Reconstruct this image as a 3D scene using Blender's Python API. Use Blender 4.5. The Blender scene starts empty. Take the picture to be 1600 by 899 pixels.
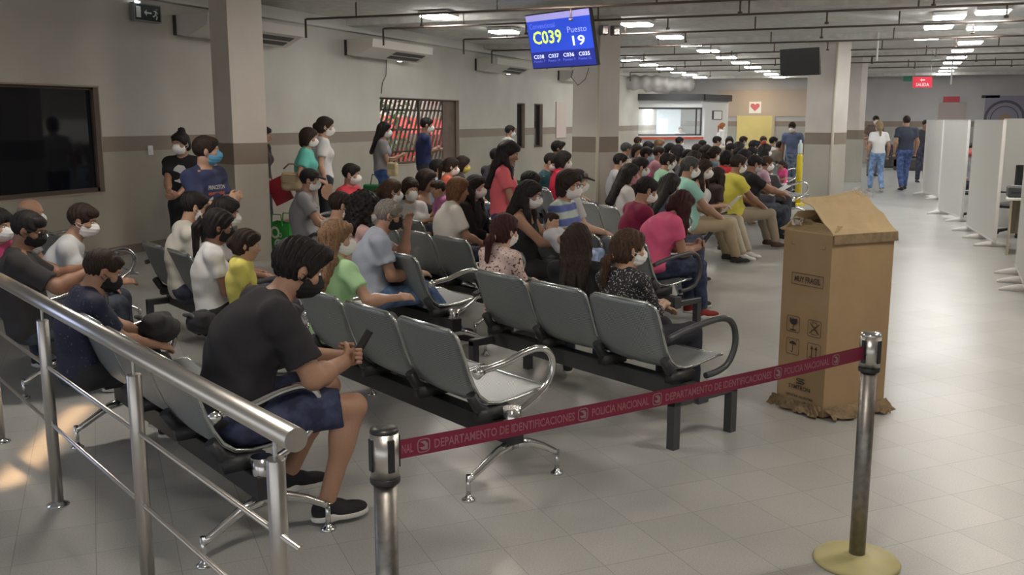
import bpy, math, random
import numpy as np
from mathutils import Vector, Matrix

# ---------------------------------------------------------------- camera, light, exposure
SC = bpy.context.scene
FPX, HZ, CAMZ = 1497.0, 262.0, 1.75          # focal length in px of a 1600x899 frame, horizon offset, eye height
PITCH, YAW = math.atan(HZ/FPX), math.radians(21.7)
cam_data = bpy.data.cameras.new('camera'); cam_data.lens = 36*FPX/1600; cam_data.sensor_width = 36
cam_data.clip_start = .05; cam_data.clip_end = 200
cam = bpy.data.objects.new('camera', cam_data); SC.collection.objects.link(cam)
cam.location = (0, 0, CAMZ); cam.rotation_euler = (math.pi/2-PITCH, 0, YAW); SC.camera = cam
SC.view_settings.view_transform = 'Standard'; SC.view_settings.look = 'None'
SC.view_settings.gamma = 1; SC.view_settings.use_curve_mapping = False
SC.view_settings.exposure = 0.40
LAMP = 34.0            # emission of the ceiling panels
LAMP_NEAR = 55.0        # the stronger, unseen ceiling panels over the front of the hall
w = bpy.data.worlds.new('world'); SC.world = w; w.use_nodes = True
w.node_tree.nodes['Background'].inputs[0].default_value = (.62, .62, .62, 1)
w.node_tree.nodes['Background'].inputs[1].default_value = 1.2

def area(name, loc, size, energy, color, rot=(0, 0, 0), spread=180, sy=None):
    l = bpy.data.lights.new(name, 'AREA'); l.energy = energy; l.color = color
    l.shape = 'RECTANGLE'; l.size = size; l.size_y = sy or size; l.spread = math.radians(spread)
    o = bpy.data.objects.new(name, l); SC.collection.objects.link(o); o.location = loc; o.rotation_euler = rot
    return o

# ---------------------------------------------------------------- helpers
COL = SC.collection
def R(d): return math.radians(d)
def ray(x, y):
    u = (x-800)/FPX; v = (y-449.5)/FPX
    fw = math.cos(PITCH)-v*math.sin(PITCH); up = -math.sin(PITCH)-v*math.cos(PITCH)
    return u, fw, up
def toW(r, f): return (r*math.cos(YAW)-f*math.sin(YAW), r*math.sin(YAW)+f*math.cos(YAW))
def at(x, y, z=0.0):
    u, fw, up = ray(x, y); t = (z-CAMZ)/up; a, b = toW(u*t, fw*t); return Vector((a, b, z))
def atd(x, y, d):
    u, fw, up = ray(x, y); t = d/fw; a, b = toW(u*t, fw*t); return Vector((a, b, CAMZ+up*t))
def head(phi): return -(R(phi)-YAW)        # facing phi degrees right of the view axis -> rotation about z
MATS = {}
def mat(name, col, rough=.6, metal=0.0, bump=0.0, scale=60, var=0.0, emit=0.0, spec=.5, alpha=1, kind=None, col2=None, s2=20, trans=0, thr=.58):
    if name in MATS: return MATS[name]
    m = bpy.data.materials.new(name); m.use_nodes = True; nt = m.node_tree; N = nt.nodes; L = nt.links
    b = N['Principled BSDF']
    c = (*col, 1)
    b.inputs['Base Color'].default_value = c; b.inputs['Roughness'].default_value = rough
    b.inputs['Metallic'].default_value = metal; b.inputs['Specular IOR Level'].default_value = spec
    if trans: b.inputs['Transmission Weight'].default_value = trans
    if alpha < 1: b.inputs['Alpha'].default_value = alpha
    if emit:
        b.inputs['Emission Color'].default_value = c; b.inputs['Emission Strength'].default_value = emit
    tc = N.new('ShaderNodeTexCoord')
    nz = N.new('ShaderNodeTexNoise'); nz.inputs['Scale'].default_value = scale; nz.inputs['Detail'].default_value = 4
    L.new(tc.outputs['Object'], nz.inputs['Vector'])
    if var:
        mx = N.new('ShaderNodeMix'); mx.data_type = 'RGBA'; mx.blend_type = 'MULTIPLY'; mx.inputs[0].default_value = 1
        rp = N.new('ShaderNodeValToRGB'); rp.color_ramp.elements[0].position = .3; rp.color_ramp.elements[1].position = .7
        rp.color_ramp.elements[0].color = (1-var, 1-var, 1-var, 1); rp.color_ramp.elements[1].color = (1, 1, 1, 1)
        L.new(nz.outputs['Fac'], rp.inputs[0]); mx.inputs[6].default_value = c; L.new(rp.outputs[0], mx.inputs[7])
        L.new(mx.outputs[2], b.inputs['Base Color'])
    if kind in ('spots', 'stripes', 'hair', 'perf', 'wood', 'flow'):
        mx = N.new('ShaderNodeMix'); mx.data_type = 'RGBA'; mx.inputs[6].default_value = c; mx.inputs[7].default_value = (*col2, 1)
        rp = N.new('ShaderNodeValToRGB'); rp.color_ramp.interpolation = 'CONSTANT' if kind in ('spots',) else 'LINEAR'
        if kind == 'spots':
            v = N.new('ShaderNodeTexNoise'); v.inputs['Scale'].default_value = s2; v.inputs['Detail'].default_value = 1
            L.new(tc.outputs['Object'], v.inputs['Vector']); L.new(v.outputs['Fac'], rp.inputs[0])
            rp.color_ramp.elements[0].color = (0, 0, 0, 1); rp.color_ramp.elements[1].position = thr; rp.color_ramp.elements[1].color = (1, 1, 1, 1)
        elif kind == 'perf':
            mp = N.new('ShaderNodeMapping'); mp.inputs['Scale'].default_value = (s2, s2, s2); L.new(tc.outputs['UV'], mp.inputs[0])
            v = N.new('ShaderNodeTexVoronoi'); v.inputs['Scale'].default_value = 1; v.inputs['Randomness'].default_value = 0
            L.new(mp.outputs[0], v.inputs['Vector']); L.new(v.outputs['Distance'], rp.inputs[0])
            rp.color_ramp.elements[0].position = .22; rp.color_ramp.elements[0].color = (1, 1, 1, 1)
            rp.color_ramp.elements[1].position = .32; rp.color_ramp.elements[1].color = (0, 0, 0, 1)
        elif kind == 'stripes':
            v = N.new('ShaderNodeTexWave'); v.bands_direction = 'Z'; v.inputs['Scale'].default_value = s2; v.inputs['Distortion'].default_value = .6
            L.new(tc.outputs['Object'], v.inputs['Vector']); L.new(v.outputs['Fac'], rp.inputs[0])
            rp.color_ramp.elements[0].position = .4; rp.color_ramp.elements[1].position = .6
        else:
            mp = N.new('ShaderNodeMapping'); mp.inputs['Scale'].default_value = (s2, s2, s2*.08) if kind != 'flow' else (s2, s2, s2)
            L.new(tc.outputs['Object'], mp.inputs[0])
            v = N.new('ShaderNodeTexNoise'); v.inputs['Scale'].default_value = 1; v.inputs['Detail'].default_value = 3
            L.new(mp.outputs[0], v.inputs['Vector']); L.new(v.outputs['Fac'], rp.inputs[0])
            rp.color_ramp.elements[0].position = .4; rp.color_ramp.elements[1].position = .65
        L.new(rp.outputs[0], mx.inputs[0]); L.new(mx.outputs[2], b.inputs['Base Color'])
        if kind in ('hair', 'wood'):
            bp = N.new('ShaderNodeBump'); bp.inputs['Strength'].default_value = .5; bp.inputs['Distance'].default_value = .004
            L.new(v.outputs['Fac'], bp.inputs['Height']); L.new(bp.outputs[0], b.inputs['Normal'])
    if bump:
        bp = N.new('ShaderNodeBump'); bp.inputs['Strength'].default_value = bump; bp.inputs['Distance'].default_value = .01
        L.new(nz.outputs['Fac'], bp.inputs['Height']); L.new(bp.outputs[0], b.inputs['Normal'])
    MATS[name] = m; return m

class MB:
    """collects faces of several shapes into one mesh"""
    def __init__(s): s.v = []; s.f = []; s.m = []; s.uv = None
    def add(s, vs, fs, mi=0):
        o = len(s.v); s.v += [tuple(p) for p in vs]; s.f += [tuple(i+o for i in f) for f in fs]; s.m += [mi]*len(fs); return s
    def box(s, c, h, M=None, mi=0, ch=0):
        M = M or Matrix.Identity(4)
        if ch:
            pts = []; X, Y, Z = h
            for sz in (-1, 1):
                for (a, b) in ((-1, -1), (1, -1), (1, 1), (-1, 1)):
                    pts.append((a*(X-ch), b*(Y-ch), sz*Z))
            for sz in (-1, 1):
                for (a, b) in ((-1, -1), (1, -1), (1, 1), (-1, 1)):
                    pts.append((a*X, b*Y, sz*(Z-ch)))
            fs = [(3, 2, 1, 0), (4, 5, 6, 7)]
            for i in range(4):
                j = (i+1) % 4
                fs += [(i, j, 8+j, 8+i), (8+i, 8+j, 12+j, 12+i), (12+i, 12+j, 4+j, 4+i)]
        else:
            pts = [(a*h[0], b*h[1], c2*h[2]) for c2 in (-1, 1) for (a, b) in ((-1, -1), (1, -1), (1, 1), (-1, 1))]
            fs = [(3, 2, 1, 0), (4, 5, 6, 7), (0, 1, 5, 4), (1, 2, 6, 5), (2, 3, 7, 6), (3, 0, 4, 7)]
        return s.add([M @ (Vector(p)+Vector(c)) for p in pts], fs, mi)
    def b2(s, lo, hi, mi=0, ch=0):
        c = [(a+b)/2 for a, b in zip(lo, hi)]; h = [abs(b-a)/2 for a, b in zip(lo, hi)]; return s.box(c, h, mi=mi, ch=ch)
    def tube(s, path, r, n=12, mi=0, cap=True):
        P = [Vector(p) for p in path]; k = len(P); rr = r if isinstance(r, (list, tuple)) else [r]*k
        t0 = (P[1]-P[0]).normalized(); up = Vector((0, 0, 1)) if abs(t0.z) < .9 else Vector((1, 0, 0))
        vs = []; prev = up
        for i in range(k):
            t = (P[min(i+1, k-1)]-P[max(i-1, 0)]).normalized()
            a = (prev-t*prev.dot(t)).normalized(); prev = a; b = t.cross(a)
            for j in range(n):
                an = 2*math.pi*j/n; vs.append(P[i]+(a*math.cos(an)+b*math.sin(an))*rr[i])
        fs = [(i*n+j, i*n+(j+1) % n, (i+1)*n+(j+1) % n, (i+1)*n+j) for i in range(k-1) for j in range(n)]
        if cap: fs += [tuple(range(n-1, -1, -1)), tuple((k-1)*n+j for j in range(n))]
        return s.add(vs, fs, mi)
    def lathe(s, prof, n=24, c=(0, 0, 0), mi=0):
        vs = [(c[0]+r*math.cos(2*math.pi*j/n), c[1]+r*math.sin(2*math.pi*j/n), c[2]+z) for r, z in prof for j in range(n)]
        k = len(prof); fs = [(i*n+j, i*n+(j+1) % n, (i+1)*n+(j+1) % n, (i+1)*n+j) for i in range(k-1) for j in range(n)]
        fs += [tuple(range(n-1, -1, -1)), tuple((k-1)*n+j for j in range(n))]
        return s.add(vs, fs, mi)
    def build(s, name, mats, parent=None, smooth=False, loc=None, rot=None):
        me = bpy.data.meshes.new(name); me.from_pydata(s.v, [], s.f)
        for m in (mats if isinstance(mats, (list, tuple)) else [mats]): me.materials.append(m)
        me.polygons.foreach_set('material_index', s.m)
        if smooth: me.polygons.foreach_set('use_smooth', [len(f) <= 4 for f in s.f])
        me.update(); o = bpy.data.objects.new(name, me); COL.objects.link(o)
        if parent: o.parent = parent
        if loc: o.location = loc
        if rot: o.rotation_euler = rot
        return o
def tag(o, label, cat, group=None, kind=None):
    o['label'] = label; o['category'] = cat
    if group: o['group'] = group
    if kind: o['kind'] = kind
    return o
def struct(o, label=None):
    o['kind'] = 'structure'
    if label: o['label'] = label
    return o
def empty(name, loc, rz=0):
    o = bpy.data.objects.new(name, None); COL.objects.link(o); o.location = loc; o.rotation_euler = (0, 0, rz)
    o.empty_display_size = .05; return o
def copy_tree(o, parent=None):
    c = o.copy(); COL.objects.link(c)
    if parent: c.parent = parent
    for ch in [x for x in o.children]: copy_tree(ch, c)
    return c
def text(name, body, size, m, parent, M, extrude=.0008, bold=False, align='CENTER', xs=1):
    cu = bpy.data.curves.new(name, 'FONT'); cu.body = body; cu.size = size; cu.align_x = align; cu.align_y = 'CENTER'
    cu.extrude = extrude; cu.resolution_u = 2
    if bold: cu.offset = size*.018
    o = bpy.data.objects.new(name, cu); COL.objects.link(o)
    dg = bpy.context.evaluated_depsgraph_get(); me = bpy.data.meshes.new_from_object(o.evaluated_get(dg))
    bpy.data.objects.remove(o); bpy.data.curves.remove(cu)
    me.transform(M @ Matrix.Diagonal((xs, 1, 1, 1))); me.materials.clear(); me.materials.append(m)
    o = bpy.data.objects.new(name, me); COL.objects.link(o); o.parent = parent
    return o
def frame(o, x, z, flip=1):
    """matrix with local x along x, local y along z, normal x cross z"""
    x = Vector(x).normalized(); z = Vector(z).normalized(); n = x.cross(z)
    M = Matrix((x, z, n)).transposed().to_4x4(); M.translation = Vector(o); return M

# ---------------------------------------------------------------- materials
def plaster(name, c1, c2, band):
    """painted wall: upper colour, tiled taupe band at chest height, lower colour"""
    m = bpy.data.materials.new(name); m.use_nodes = True; nt = m.node_tree; N = nt.nodes; L = nt.links; b = N['Principled BSDF']
    g = N.new('ShaderNodeNewGeometry'); sp = N.new('ShaderNodeSeparateXYZ'); L.new(g.outputs['Position'], sp.inputs[0])
    nz = N.new('ShaderNodeTexNoise'); nz.inputs['Scale'].default_value = 1.3; nz.inputs['Detail'].default_value = 6; L.new(g.outputs['Position'], nz.inputs['Vector'])
    n2 = N.new('ShaderNodeTexNoise'); n2.inputs['Scale'].default_value = 45; L.new(g.outputs['Position'], n2.inputs['Vector'])
    def gt(v):
        q = N.new('ShaderNodeMath'); q.operation = 'GREATER_THAN'; L.new(sp.outputs[2], q.inputs[0]); q.inputs[1].default_value = v; return q.outputs[0]
    def mix(f, a, bb, mode='MIX'):
        q = N.new('ShaderNodeMix'); q.data_type = 'RGBA'; q.blend_type = mode
        if isinstance(f, float): q.inputs[0].default_value = f
        else: L.new(f, q.inputs[0])
        for i, v in ((6, a), (7, bb)):
            if isinstance(v, tuple): q.inputs[i].default_value = (*v, 1)
            else: L.new(v, q.inputs[i])
        return q.outputs[2]
    c = mix(gt(band[0]), c2, (.255, .205, .165)); c = mix(gt(band[1]), c, c1)
    rp = N.new('ShaderNodeValToRGB'); rp.color_ramp.elements[0].position = .3; rp.color_ramp.elements[1].position = .75
    rp.color_ramp.elements[0].color = (.86, .85, .84, 1); rp.color_ramp.elements[1].color = (1, 1, 1, 1); L.new(nz.outputs['Fac'], rp.inputs[0])
    c = mix(1.0, c, rp.outputs[0], 'MULTIPLY'); L.new(c, b.inputs['Base Color']); b.inputs['Roughness'].default_value = .6
    bp = N.new('ShaderNodeBump'); bp.inputs['Strength'].default_value = .15; bp.inputs['Distance'].default_value = .01
    L.new(n2.outputs['Fac'], bp.inputs['Height']); L.new(bp.outputs[0], b.inputs['Normal'])
    return m
def floor_mat():
    m = bpy.data.materials.new('terrazzo_tile'); m.use_nodes = True; nt = m.node_tree; N = nt.nodes; L = nt.links; b = N['Principled BSDF']
    g = N.new('ShaderNodeNewGeometry'); mp = N.new('ShaderNodeMapping'); L.new(g.outputs['Position'], mp.inputs[0])
    mp.inputs['Rotation'].default_value = (0, 0, R(45)); mp.inputs['Location'].default_value = (.03, .11, 0)
    br = N.new('ShaderNodeTexBrick'); L.new(mp.outputs[0], br.inputs['Vector']); br.offset = 0.0; br.squash = 1
    br.inputs['Scale'].default_value = 1; br.inputs['Mortar Size'].default_value = .0016; br.inputs['Mortar Smooth'].default_value = .3
    br.inputs['Brick Width'].default_value = .31; br.inputs['Row Height'].default_value = .31; br.inputs['Bias'].default_value = 0
    br.inputs['Color1'].default_value = (.52, .525, .51, 1); br.inputs['Color2'].default_value = (.47, .475, .46, 1); br.inputs['Mortar'].default_value = (.27, .27, .26, 1)
    n1 = N.new('ShaderNodeTexNoise'); n1.inputs['Scale'].default_value = 1.1; n1.inputs['Detail'].default_value = 3; L.new(g.outputs['Position'], n1.inputs['Vector'])
    n2 = N.new('ShaderNodeTexNoise'); n2.inputs['Scale'].default_value = 140; n2.inputs['Detail'].default_value = 3; L.new(g.outputs['Position'], n2.inputs['Vector'])
    def ramp(src, p0, p1, c0, c1):
        r = N.new('ShaderNodeValToRGB'); r.color_ramp.elements[0].position = p0; r.color_ramp.elements[1].position = p1
        r.color_ramp.elements[0].color = (*c0, 1); r.color_ramp.elements[1].color = (*c1, 1); L.new(src, r.inputs[0]); return r.outputs[0]
    def mul(a, bb):
        q = N.new('ShaderNodeMix'); q.data_type = 'RGBA'; q.blend_type = 'MULTIPLY'; q.inputs[0].default_value = 1; L.new(a, q.inputs[6]); L.new(bb, q.inputs[7]); return q.outputs[2]
    c = mul(br.outputs['Color'], ramp(n1.outputs['Fac'], .1, .9, (.70, .70, .70), (1, 1, 1)))
    c = mul(c, ramp(n2.outputs['Fac'], .1, .6, (.68, .675, .66), (1, 1, 1)))
    L.new(c, b.inputs['Base Color'])
    rr = N.new('ShaderNodeMapRange'); rr.inputs[1].default_value = 0; rr.inputs[2].default_value = 1; rr.inputs[3].default_value = .22; rr.inputs[4].default_value = .42
    L.new(n1.outputs['Fac'], rr.inputs[0]); L.new(rr.outputs[0], b.inputs['Roughness'])
    return m
WALL = plaster('wall_paint', (.55, .53, .48), (.385, .36, .30), (1.345, 1.54))
COLM = plaster('column_paint', (.66, .61, .57), (.46, .435, .38), (1.21, 1.47))
FARW = plaster('far_wall_paint', (.44, .43, .44), (.36, .35, .33), (1.48, 1.70))
CHROME = mat('chrome', (.72, .72, .72), .16, 1)
STEEL = mat('brushed_steel', (.60, .575, .55), .3, 1, bump=.05, scale=300)
WORN = mat('worn_steel', (.33, .31, .29), .42, 1, var=.35, scale=30)
BLKM = mat('black_painted_metal', (.035, .036, .04), .45, .3)
GREYM = mat('dark_grey_metal', (.075, .078, .085), .4, .4)
PERF = mat('perforated_seat_steel', (.36, .395, .405), .42, .55, kind='perf', col2=(.08, .085, .09), s2=1)
EDGE = mat('seat_rim_chrome', (.55, .58, .57), .25, .9)
BLKP = mat('black_plastic', (.02, .02, .022), .4)
WHITEP = mat('white_panel', (.74, .74, .71), .5)
WHITE = mat('white_paint', (.75, .75, .74), .5)
GREYP = mat('grey_plastic', (.25, .25, .26), .5)
# ---------------------------------------------------------------- room shell
XL, XR, Y0, Y1, CH = -9.37, 9.0, -5.0, 42.0, 3.5
def wall_with_holes(name, X, ya, yb, holes, m, th=.25):
    mb = MB(); ys = sorted({ya, yb, *[h[0] for h in holes], *[h[1] for h in holes]})
    for a, b in zip(ys[:-1], ys[1:]):
        hs = [h for h in holes if h[0] <= a and h[1] >= b]
        if not hs: mb.b2((X-th, a, 0), (X, b, CH+.1))
        else:
            mb.b2((X-th, a, 0), (X, b, hs[0][2])); mb.b2((X-th, a, hs[0][3]), (X, b, CH+.1))
    return struct(mb.build(name, m))
struct(MB().b2((XL-3.5, Y0, -.12), (XR+.2, Y1+.3, 0)).build('floor', floor_mat()))
CEIL = mat('ceiling_concrete', (.66, .645, .62), .8, bump=.3, scale=7, var=.22)
struct(MB().b2((XL-.25, Y0, CH), (XR+.2, Y1+.3, CH+.2)).build('ceiling', CEIL))
HOLES = [(7.2, 9.5, .85, 2.17), (16.61, 20.28, .85, 2.2), (23.9, 24.5, 1.0, 2.2), (25.2, 25.9, 1.0, 2.2)]
wall_with_holes('wall_left', XL, Y0, Y1, HOLES, WALL)
struct(MB().b2((XR, Y0, 0), (XR+.2, Y1, CH)).build('wall_right', WALL))
struct(MB().b2((XL-.25, Y1, 0), (XR+.2, Y1+.25, CH)).build('wall_far', FARW))
struct(MB().b2((XL-.25, Y0-.2, 2.6), (XR+.2, Y0, CH)).build('wall_near', WALL))
struct(MB().b2((XL, Y0, 3.32), (XL+.14, Y1, CH)).build('trim_1', mat('beam_paint', (.60, .59, .56), .6)))
BB = mat('baseboard_tile', (.20, .16, .125), .5, var=.3, scale=6)
struct(MB().b2((XL, Y0, 0), (XL+.02, Y1, .12)).build('baseboard_left', BB))
# cross beams under the slab and sprinkler pipes
for i, y in enumerate((9.0, 15.2, 21.4, 27.6, 33.8, 40.0)):
    struct(MB().b2((XL, y, 3.40), (XR, y+.35, CH)).build('trim_%d' % (i+2), CEIL))
PIPE = mat('pipe_paint', (.085, .06, .05), .5)
for i, (x, y) in enumerate([(1100, 2), (1100, 25), (1100, 49), (1100, 70), (1100, 84), (1100, 94), (1100, 103), (1100, 111)]):
    P = at(x, y, 3.28); Y = P.y
    mb = MB(); x0 = -8.6+(i % 3)*.35
    mb.tube([(x0, Y, 3.0), (x0, Y, 3.28), (x0+.02, Y, 3.28), (XR-.3, Y, 3.28)], .017, 8)
    for k in range(7):
        xx = x0+.9+k*2.3+(i % 2)*.6
        mb.tube([(xx, Y, 3.28), (xx, Y, CH-.004)], .012, 6)
        mb.tube([(xx+1.1, Y, 3.28), (xx+1.1, Y, 3.12)], .012, 6); mb.tube([(xx+1.1, Y, 3.13), (xx+1.1, Y, 3.10)], .03, 8)
    o = mb.build('sprinkler_pipe', PIPE, smooth=True)
    ordn = ('nearest', 'second nearest', 'third nearest', 'fourth nearest', 'fifth nearest', 'sixth nearest', 'second farthest', 'farthest')[i]
    tag(o, ordn+' brown sprinkler pipe running across under the ceiling', 'pipe', 'sprinkler pipes under the ceiling')
WCON = mat('white_conduit', (.6, .6, .6), .5)
a = at(1250, 14, 3.42); b = at(1400, 28, 3.42)
tag(MB().tube([a, b], .05, 8).build('ceiling_conduit', WCON), 'white duct crossing the ceiling above the bright third column', 'conduit')
for (x, ya, yb, d) in ((1374, 28, 95, 20), (1488, 104, 132, 26)):
    p = atd(x, ya, d); q = Vector((p.x, p.y, atd(x, yb, d).z)); p.z = CH
    tag(MB().tube([p, q], .02, 8).build('drop_rod', WCON), 'thin white rod hanging from ceiling '+('left' if x < 1400 else 'right')+' of the red exit sign', 'rod', 'white rods from the ceiling')
# columns (turned about 25 degrees against the hall)
def column(name, pxs, d, wd, label, bot=None):
    c = atd(pxs, 300, d); c = Vector((c.x, c.y, 0))
    o = MB().b2((-wd/2, -wd/2, 0), (wd/2, wd/2, CH)).build(name, COLM, loc=c, rot=(0, 0, R(-25)))
    tag(o, label, 'column'); return c
C1 = column('column', 381, 12.1, .46, 'nearest square column with taupe band, left of the standing women')
C2 = column('column', 929, 16.6, .56, 'middle square column with taupe band under the blue queue screen')
C3 = column('column', 1285, 21.9, .66, 'far square column behind the cardboard box, brightly lit on its right')
C4 = column('column', 1331, 27.5, .34, 'narrow cream pillar just right of and behind the third column')
# corner pipes on the columns
for c, wd, lb in ((C2, .56, 'middle'), (C3, .66, 'third')):
    M = Matrix.Rotation(R(-25), 4, 'Z'); q = c+(M @ Vector((wd/2+.02, -wd/2+.0, 0)))
    tag(MB().tube([(q.x, q.y, 0), (q.x, q.y, CH)], .03, 10).build('corner_pipe', mat('cream_pipe', (.62, .57, .48), .5), smooth=True), 'cream pipe running up the corner of the '+lb+' column', 'pipe', 'pipes on the column corners')
# ---- windows on the left wall
FR = mat('window_frame_dark', (.09, .065, .05), .5)
REV = mat('window_reveal', (.36, .29, .24), .7)
def window(n, ya, yb, za, zb, glassm, mull=()):
    mb = MB(); t = .05
    mb.b2((XL-.14, ya, za), (XL-.08, ya+t, zb)); mb.b2((XL-.14, yb-t, za), (XL-.08, yb, zb))
    mb.b2((XL-.14, ya, za), (XL-.08, yb, za+t)); mb.b2((XL-.14, ya, zb-t), (XL-.08, yb, zb))
    for m_ in mull: mb.b2((XL-.14, m_-.02, za), (XL-.08, m_+.02, zb))
    o = struct(mb.build('window_%d' % n, FR))
    MB().b2((XL-.115, ya+t, za+t), (XL-.105, yb-t, zb-t)).build('window_pane', glassm, o)
    r = MB(); r.b2((XL-.25, ya-.001, za-.02), (XL+.015, yb, za)); r.b2((XL-.25, yb-.015, za), (XL-.001, yb, zb)); r.b2((XL-.25, ya, zb-.02), (XL-.001, yb, zb-.001))
    r.build('window_sill', REV, o)
    return o
DGL = mat('dark_glass', (.008, .009, .014), .06, 0, spec=.6)
CGL = mat('clear_glass', (.9, .95, .93), .03, 0, trans=1)
w1 = window(1, 7.2, 9.5, .85, 2.17, DGL)
mb = MB()
for k in range(9):
    y = 7.1+k*.26
    mb.tube([(XL-.17, y, 2.12), (XL-.17, y+.9, .9)], .012, 6)
mb.build('window_bars', BLKM, w1)
w2 = window(2, 16.61, 20.28, .85, 2.2, CGL, (18.45,))
mb = MB(); L0 = 1.35
for k in range(24):
    y = 15.9+k*.19; ytop = y+.75
    a = Vector((XL-.18, y, .87)); b = Vector((XL-.18, ytop, 2.18))
    for lim in (16.66,):
        if a.y < lim: t = (lim-a.y)/(b.y-a.y); a = a.lerp(b, max(0, min(1, t)))
    if b.y > 20.2:
        t = (20.2-a.y)/(b.y-a.y); b = a.lerp(b, max(0, min(1, t)))
    if (b-a).length > .05 and a.y < 20.2: mb.tube([a, b], .026, 6)
for z in (1.1, 1.55, 1.95): mb.b2((XL-.195, 16.65, z-.02), (XL-.165, 20.24, z+.02))
mb.build('window_bars', FR, w2)
mb = MB().b2((XL-.13, 19.6, .9), (XL-.09, 20.23, 2.15)); mb.build('window_shutter', mat('brown_shutter', (.17, .12, .09), .6, var=.3, scale=4), w2)
window(3, 23.9, 24.5, 1.0, 2.2, DGL); window(4, 25.2, 25.9, 1.0, 2.2, DGL)
PINK = mat('pink_paint', (.55, .45, .41), .6)
struct(MB().b2((XL, 27.0, 1.22), (XL+.03, 27.9, 2.27)).build('trim_8', PINK))
# outside seen through the barred window: yard wall, red awning, white van-like shed, hedge, lit by daylight
tag(MB().b2((-12.6, 12, 0), (-12.5, 27, 3.2)).build('yard_wall', mat('yard_wall', (.7, .66, .62), .8, var=.3, scale=2)), 'pale yard wall outside behind the barred window', 'wall')
mb = MB()
for k in range(6): mb.add([(-12.1, 20.2+k*1.0, 1.15), (-11.6, 20.2+k*1.0, .9), (-11.6, 21.0+k*1.0, .9), (-12.1, 21.0+k*1.0, 2.0), (-12.1, 20.2+k*1.0, 2.0)], [(0, 1, 2, 3, 4)])
awn = MB(); awn.add([(-12.4, 18.6, 1.95), (-11.6, 18.6, 1.55), (-11.6, 26.5, 1.25), (-12.4, 26.5, 1.75)], [(0, 1, 2, 3), (3, 2, 1, 0)]); awn.b2((-11.62, 18.6, 1.30), (-11.58, 22.0, 1.55)); awn.b2((-12.2, 21.8, .3), (-11.9, 23.4, 1.0)); awn.b2((-12.3, 24.4, .9), (-12.1, 26.4, 1.35))
tag(awn.build('awning', mat('red_canvas', (.75, .04, .04), .6)), 'red awning outside the barred window', 'awning')
random.seed(3); mb = MB()
for k in range(900):
    p = Vector((-11.0+random.uniform(-.45, .45), random.uniform(17.2, 20.5), random.uniform(.3, 2.9)))
    d = Vector([random.uniform(-1, 1) for _ in range(3)]).normalized()*.12; e = Vector([random.uniform(-1, 1) for _ in range(3)]).normalized()*.05
    mb.add([p-d, p+e, p+d, p-e], [(0, 1, 2, 3)])
mb.tube([(-11.0, 18.8, 0), (-11.0, 18.8, 2.0)], .05, 8)
tag(mb.build('bush', mat('leaf', (.05, .12, .03), .6)), 'leafy green bush outside the left side of the barred window', 'bush')
# air conditioners
ACW = mat('aircon_case', (.60, .565, .52), .5); ACD = mat('aircon_grille', (.03, .03, .03), .5)
def aircon(ya, ln, label, z=3.0):
    rt = empty('air_conditioner', (XL, ya, 0)); tag(rt, label, 'air conditioner', 'ceiling air conditioners on the left wall')
    pr = [(0.005, z+.18), (.005, z-.08), (.22, z-.12), (.56, z+.04), (.58, z+.18)]
    k = len(pr); vs = [(x, 0, zz) for x, zz in pr]+[(x, ln, zz) for x, zz in pr]
    fs = [tuple(range(k)), tuple(range(2*k-1, k-1, -1))]+[((i+1) % k, i, k+i, k+(i+1) % k) for i in range(k)]
    MB().add(vs, fs).build('case', ACW, rt)
    g = MB(); a = Vector((.24, 0, z-.111)); b = Vector((.54, 0, z+.03)); n = Vector((.1, 0, -.2)).normalized()*.006
    y0, y1 = ln*.42, ln*.93
    for t0, t1 in ((.12, .42), (.55, .85)):
        p, q = a.lerp(b, t0)+n, a.lerp(b, t1)+n
        g.add([(p.x, y0, p.z), (q.x, y0, q.z), (q.x, y1, q.z), (p.x, y1, p.z)], [(0, 1, 2, 3)])
        g.add([(p.x, y0, p.z+.005), (q.x, y0, q.z+.005), (q.x, y1, q.z+.005), (p.x, y1, p.z+.005)], [(3, 2, 1, 0)])
    g.build('grille', ACD, rt)
    l = MB(); l.box((.18, ln*.72, z-.118), (.03, .04, .006)); l.build('indicator_light', mat('ac_led', (1, 1, .95), .5, emit=6), rt)
    MB().b2((0, -.03, z-.10), (.04, -.005, z+.17)).build('bracket', ACD, rt)
aircon(10.95, 2.3, 'white ceiling air conditioner partly hidden behind the nearest column')
aircon(15.4, 2.4, 'white ceiling air conditioner above and left of the barred window')
aircon(21.2, 2.3, 'white ceiling air conditioner just left of the blue queue screen')
aircon(27.2, 2.0, 'small distant white air conditioner beside the middle column')
tag(MB().tube([(XL+.02, 16.9, 3.0), (XL+.02, 16.85, 2.6), (XL+.02, 16.7, 2.45), (XL+.02, 16.65, 2.25)], .008, 6).build('cable', BLKP), 'thin dark cable hanging down the wall from the air conditioner', 'cable')
# exit sign, light switch
rt = empty('exit_sign', (XL+.05, 10.36, 3.14)); tag(rt, 'dark emergency exit sign with running figure and arrow, high on left wall', 'sign')
MB().box((0, 0, 0), (.03, .235, .1), ch=.005).build('sign_panel', mat('exit_dark', (.015, .03, .022), .4), rt)
mb = MB(); mb.b2((.031, -.21, -.07), (.034, -.13, .07)); mb.b2((.031, -.03, -.01), (.034, .07, .01)); mb.add([(.033, -.07, 0), (.033, -.02, .04), (.033, -.02, -.04)], [(0, 2, 1)])
mb.lathe([(.0, -.002), (.018, -.002), (.018, .002), (0, .002)], 10, (.034, .16, .055)); mb.tube([(.034, .15, .035), (.034, .14, -.01), (.034, .17, -.04), (.034, .15, -.075)], .008, 6); mb.tube([(.034, .14, -.01), (.034, .11, -.04), (.034, .09, -.035)], .008, 6); mb.tube([(.034, .11, .03), (.034, .15, .03), (.034, .18, .0)], .007, 6)
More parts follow.
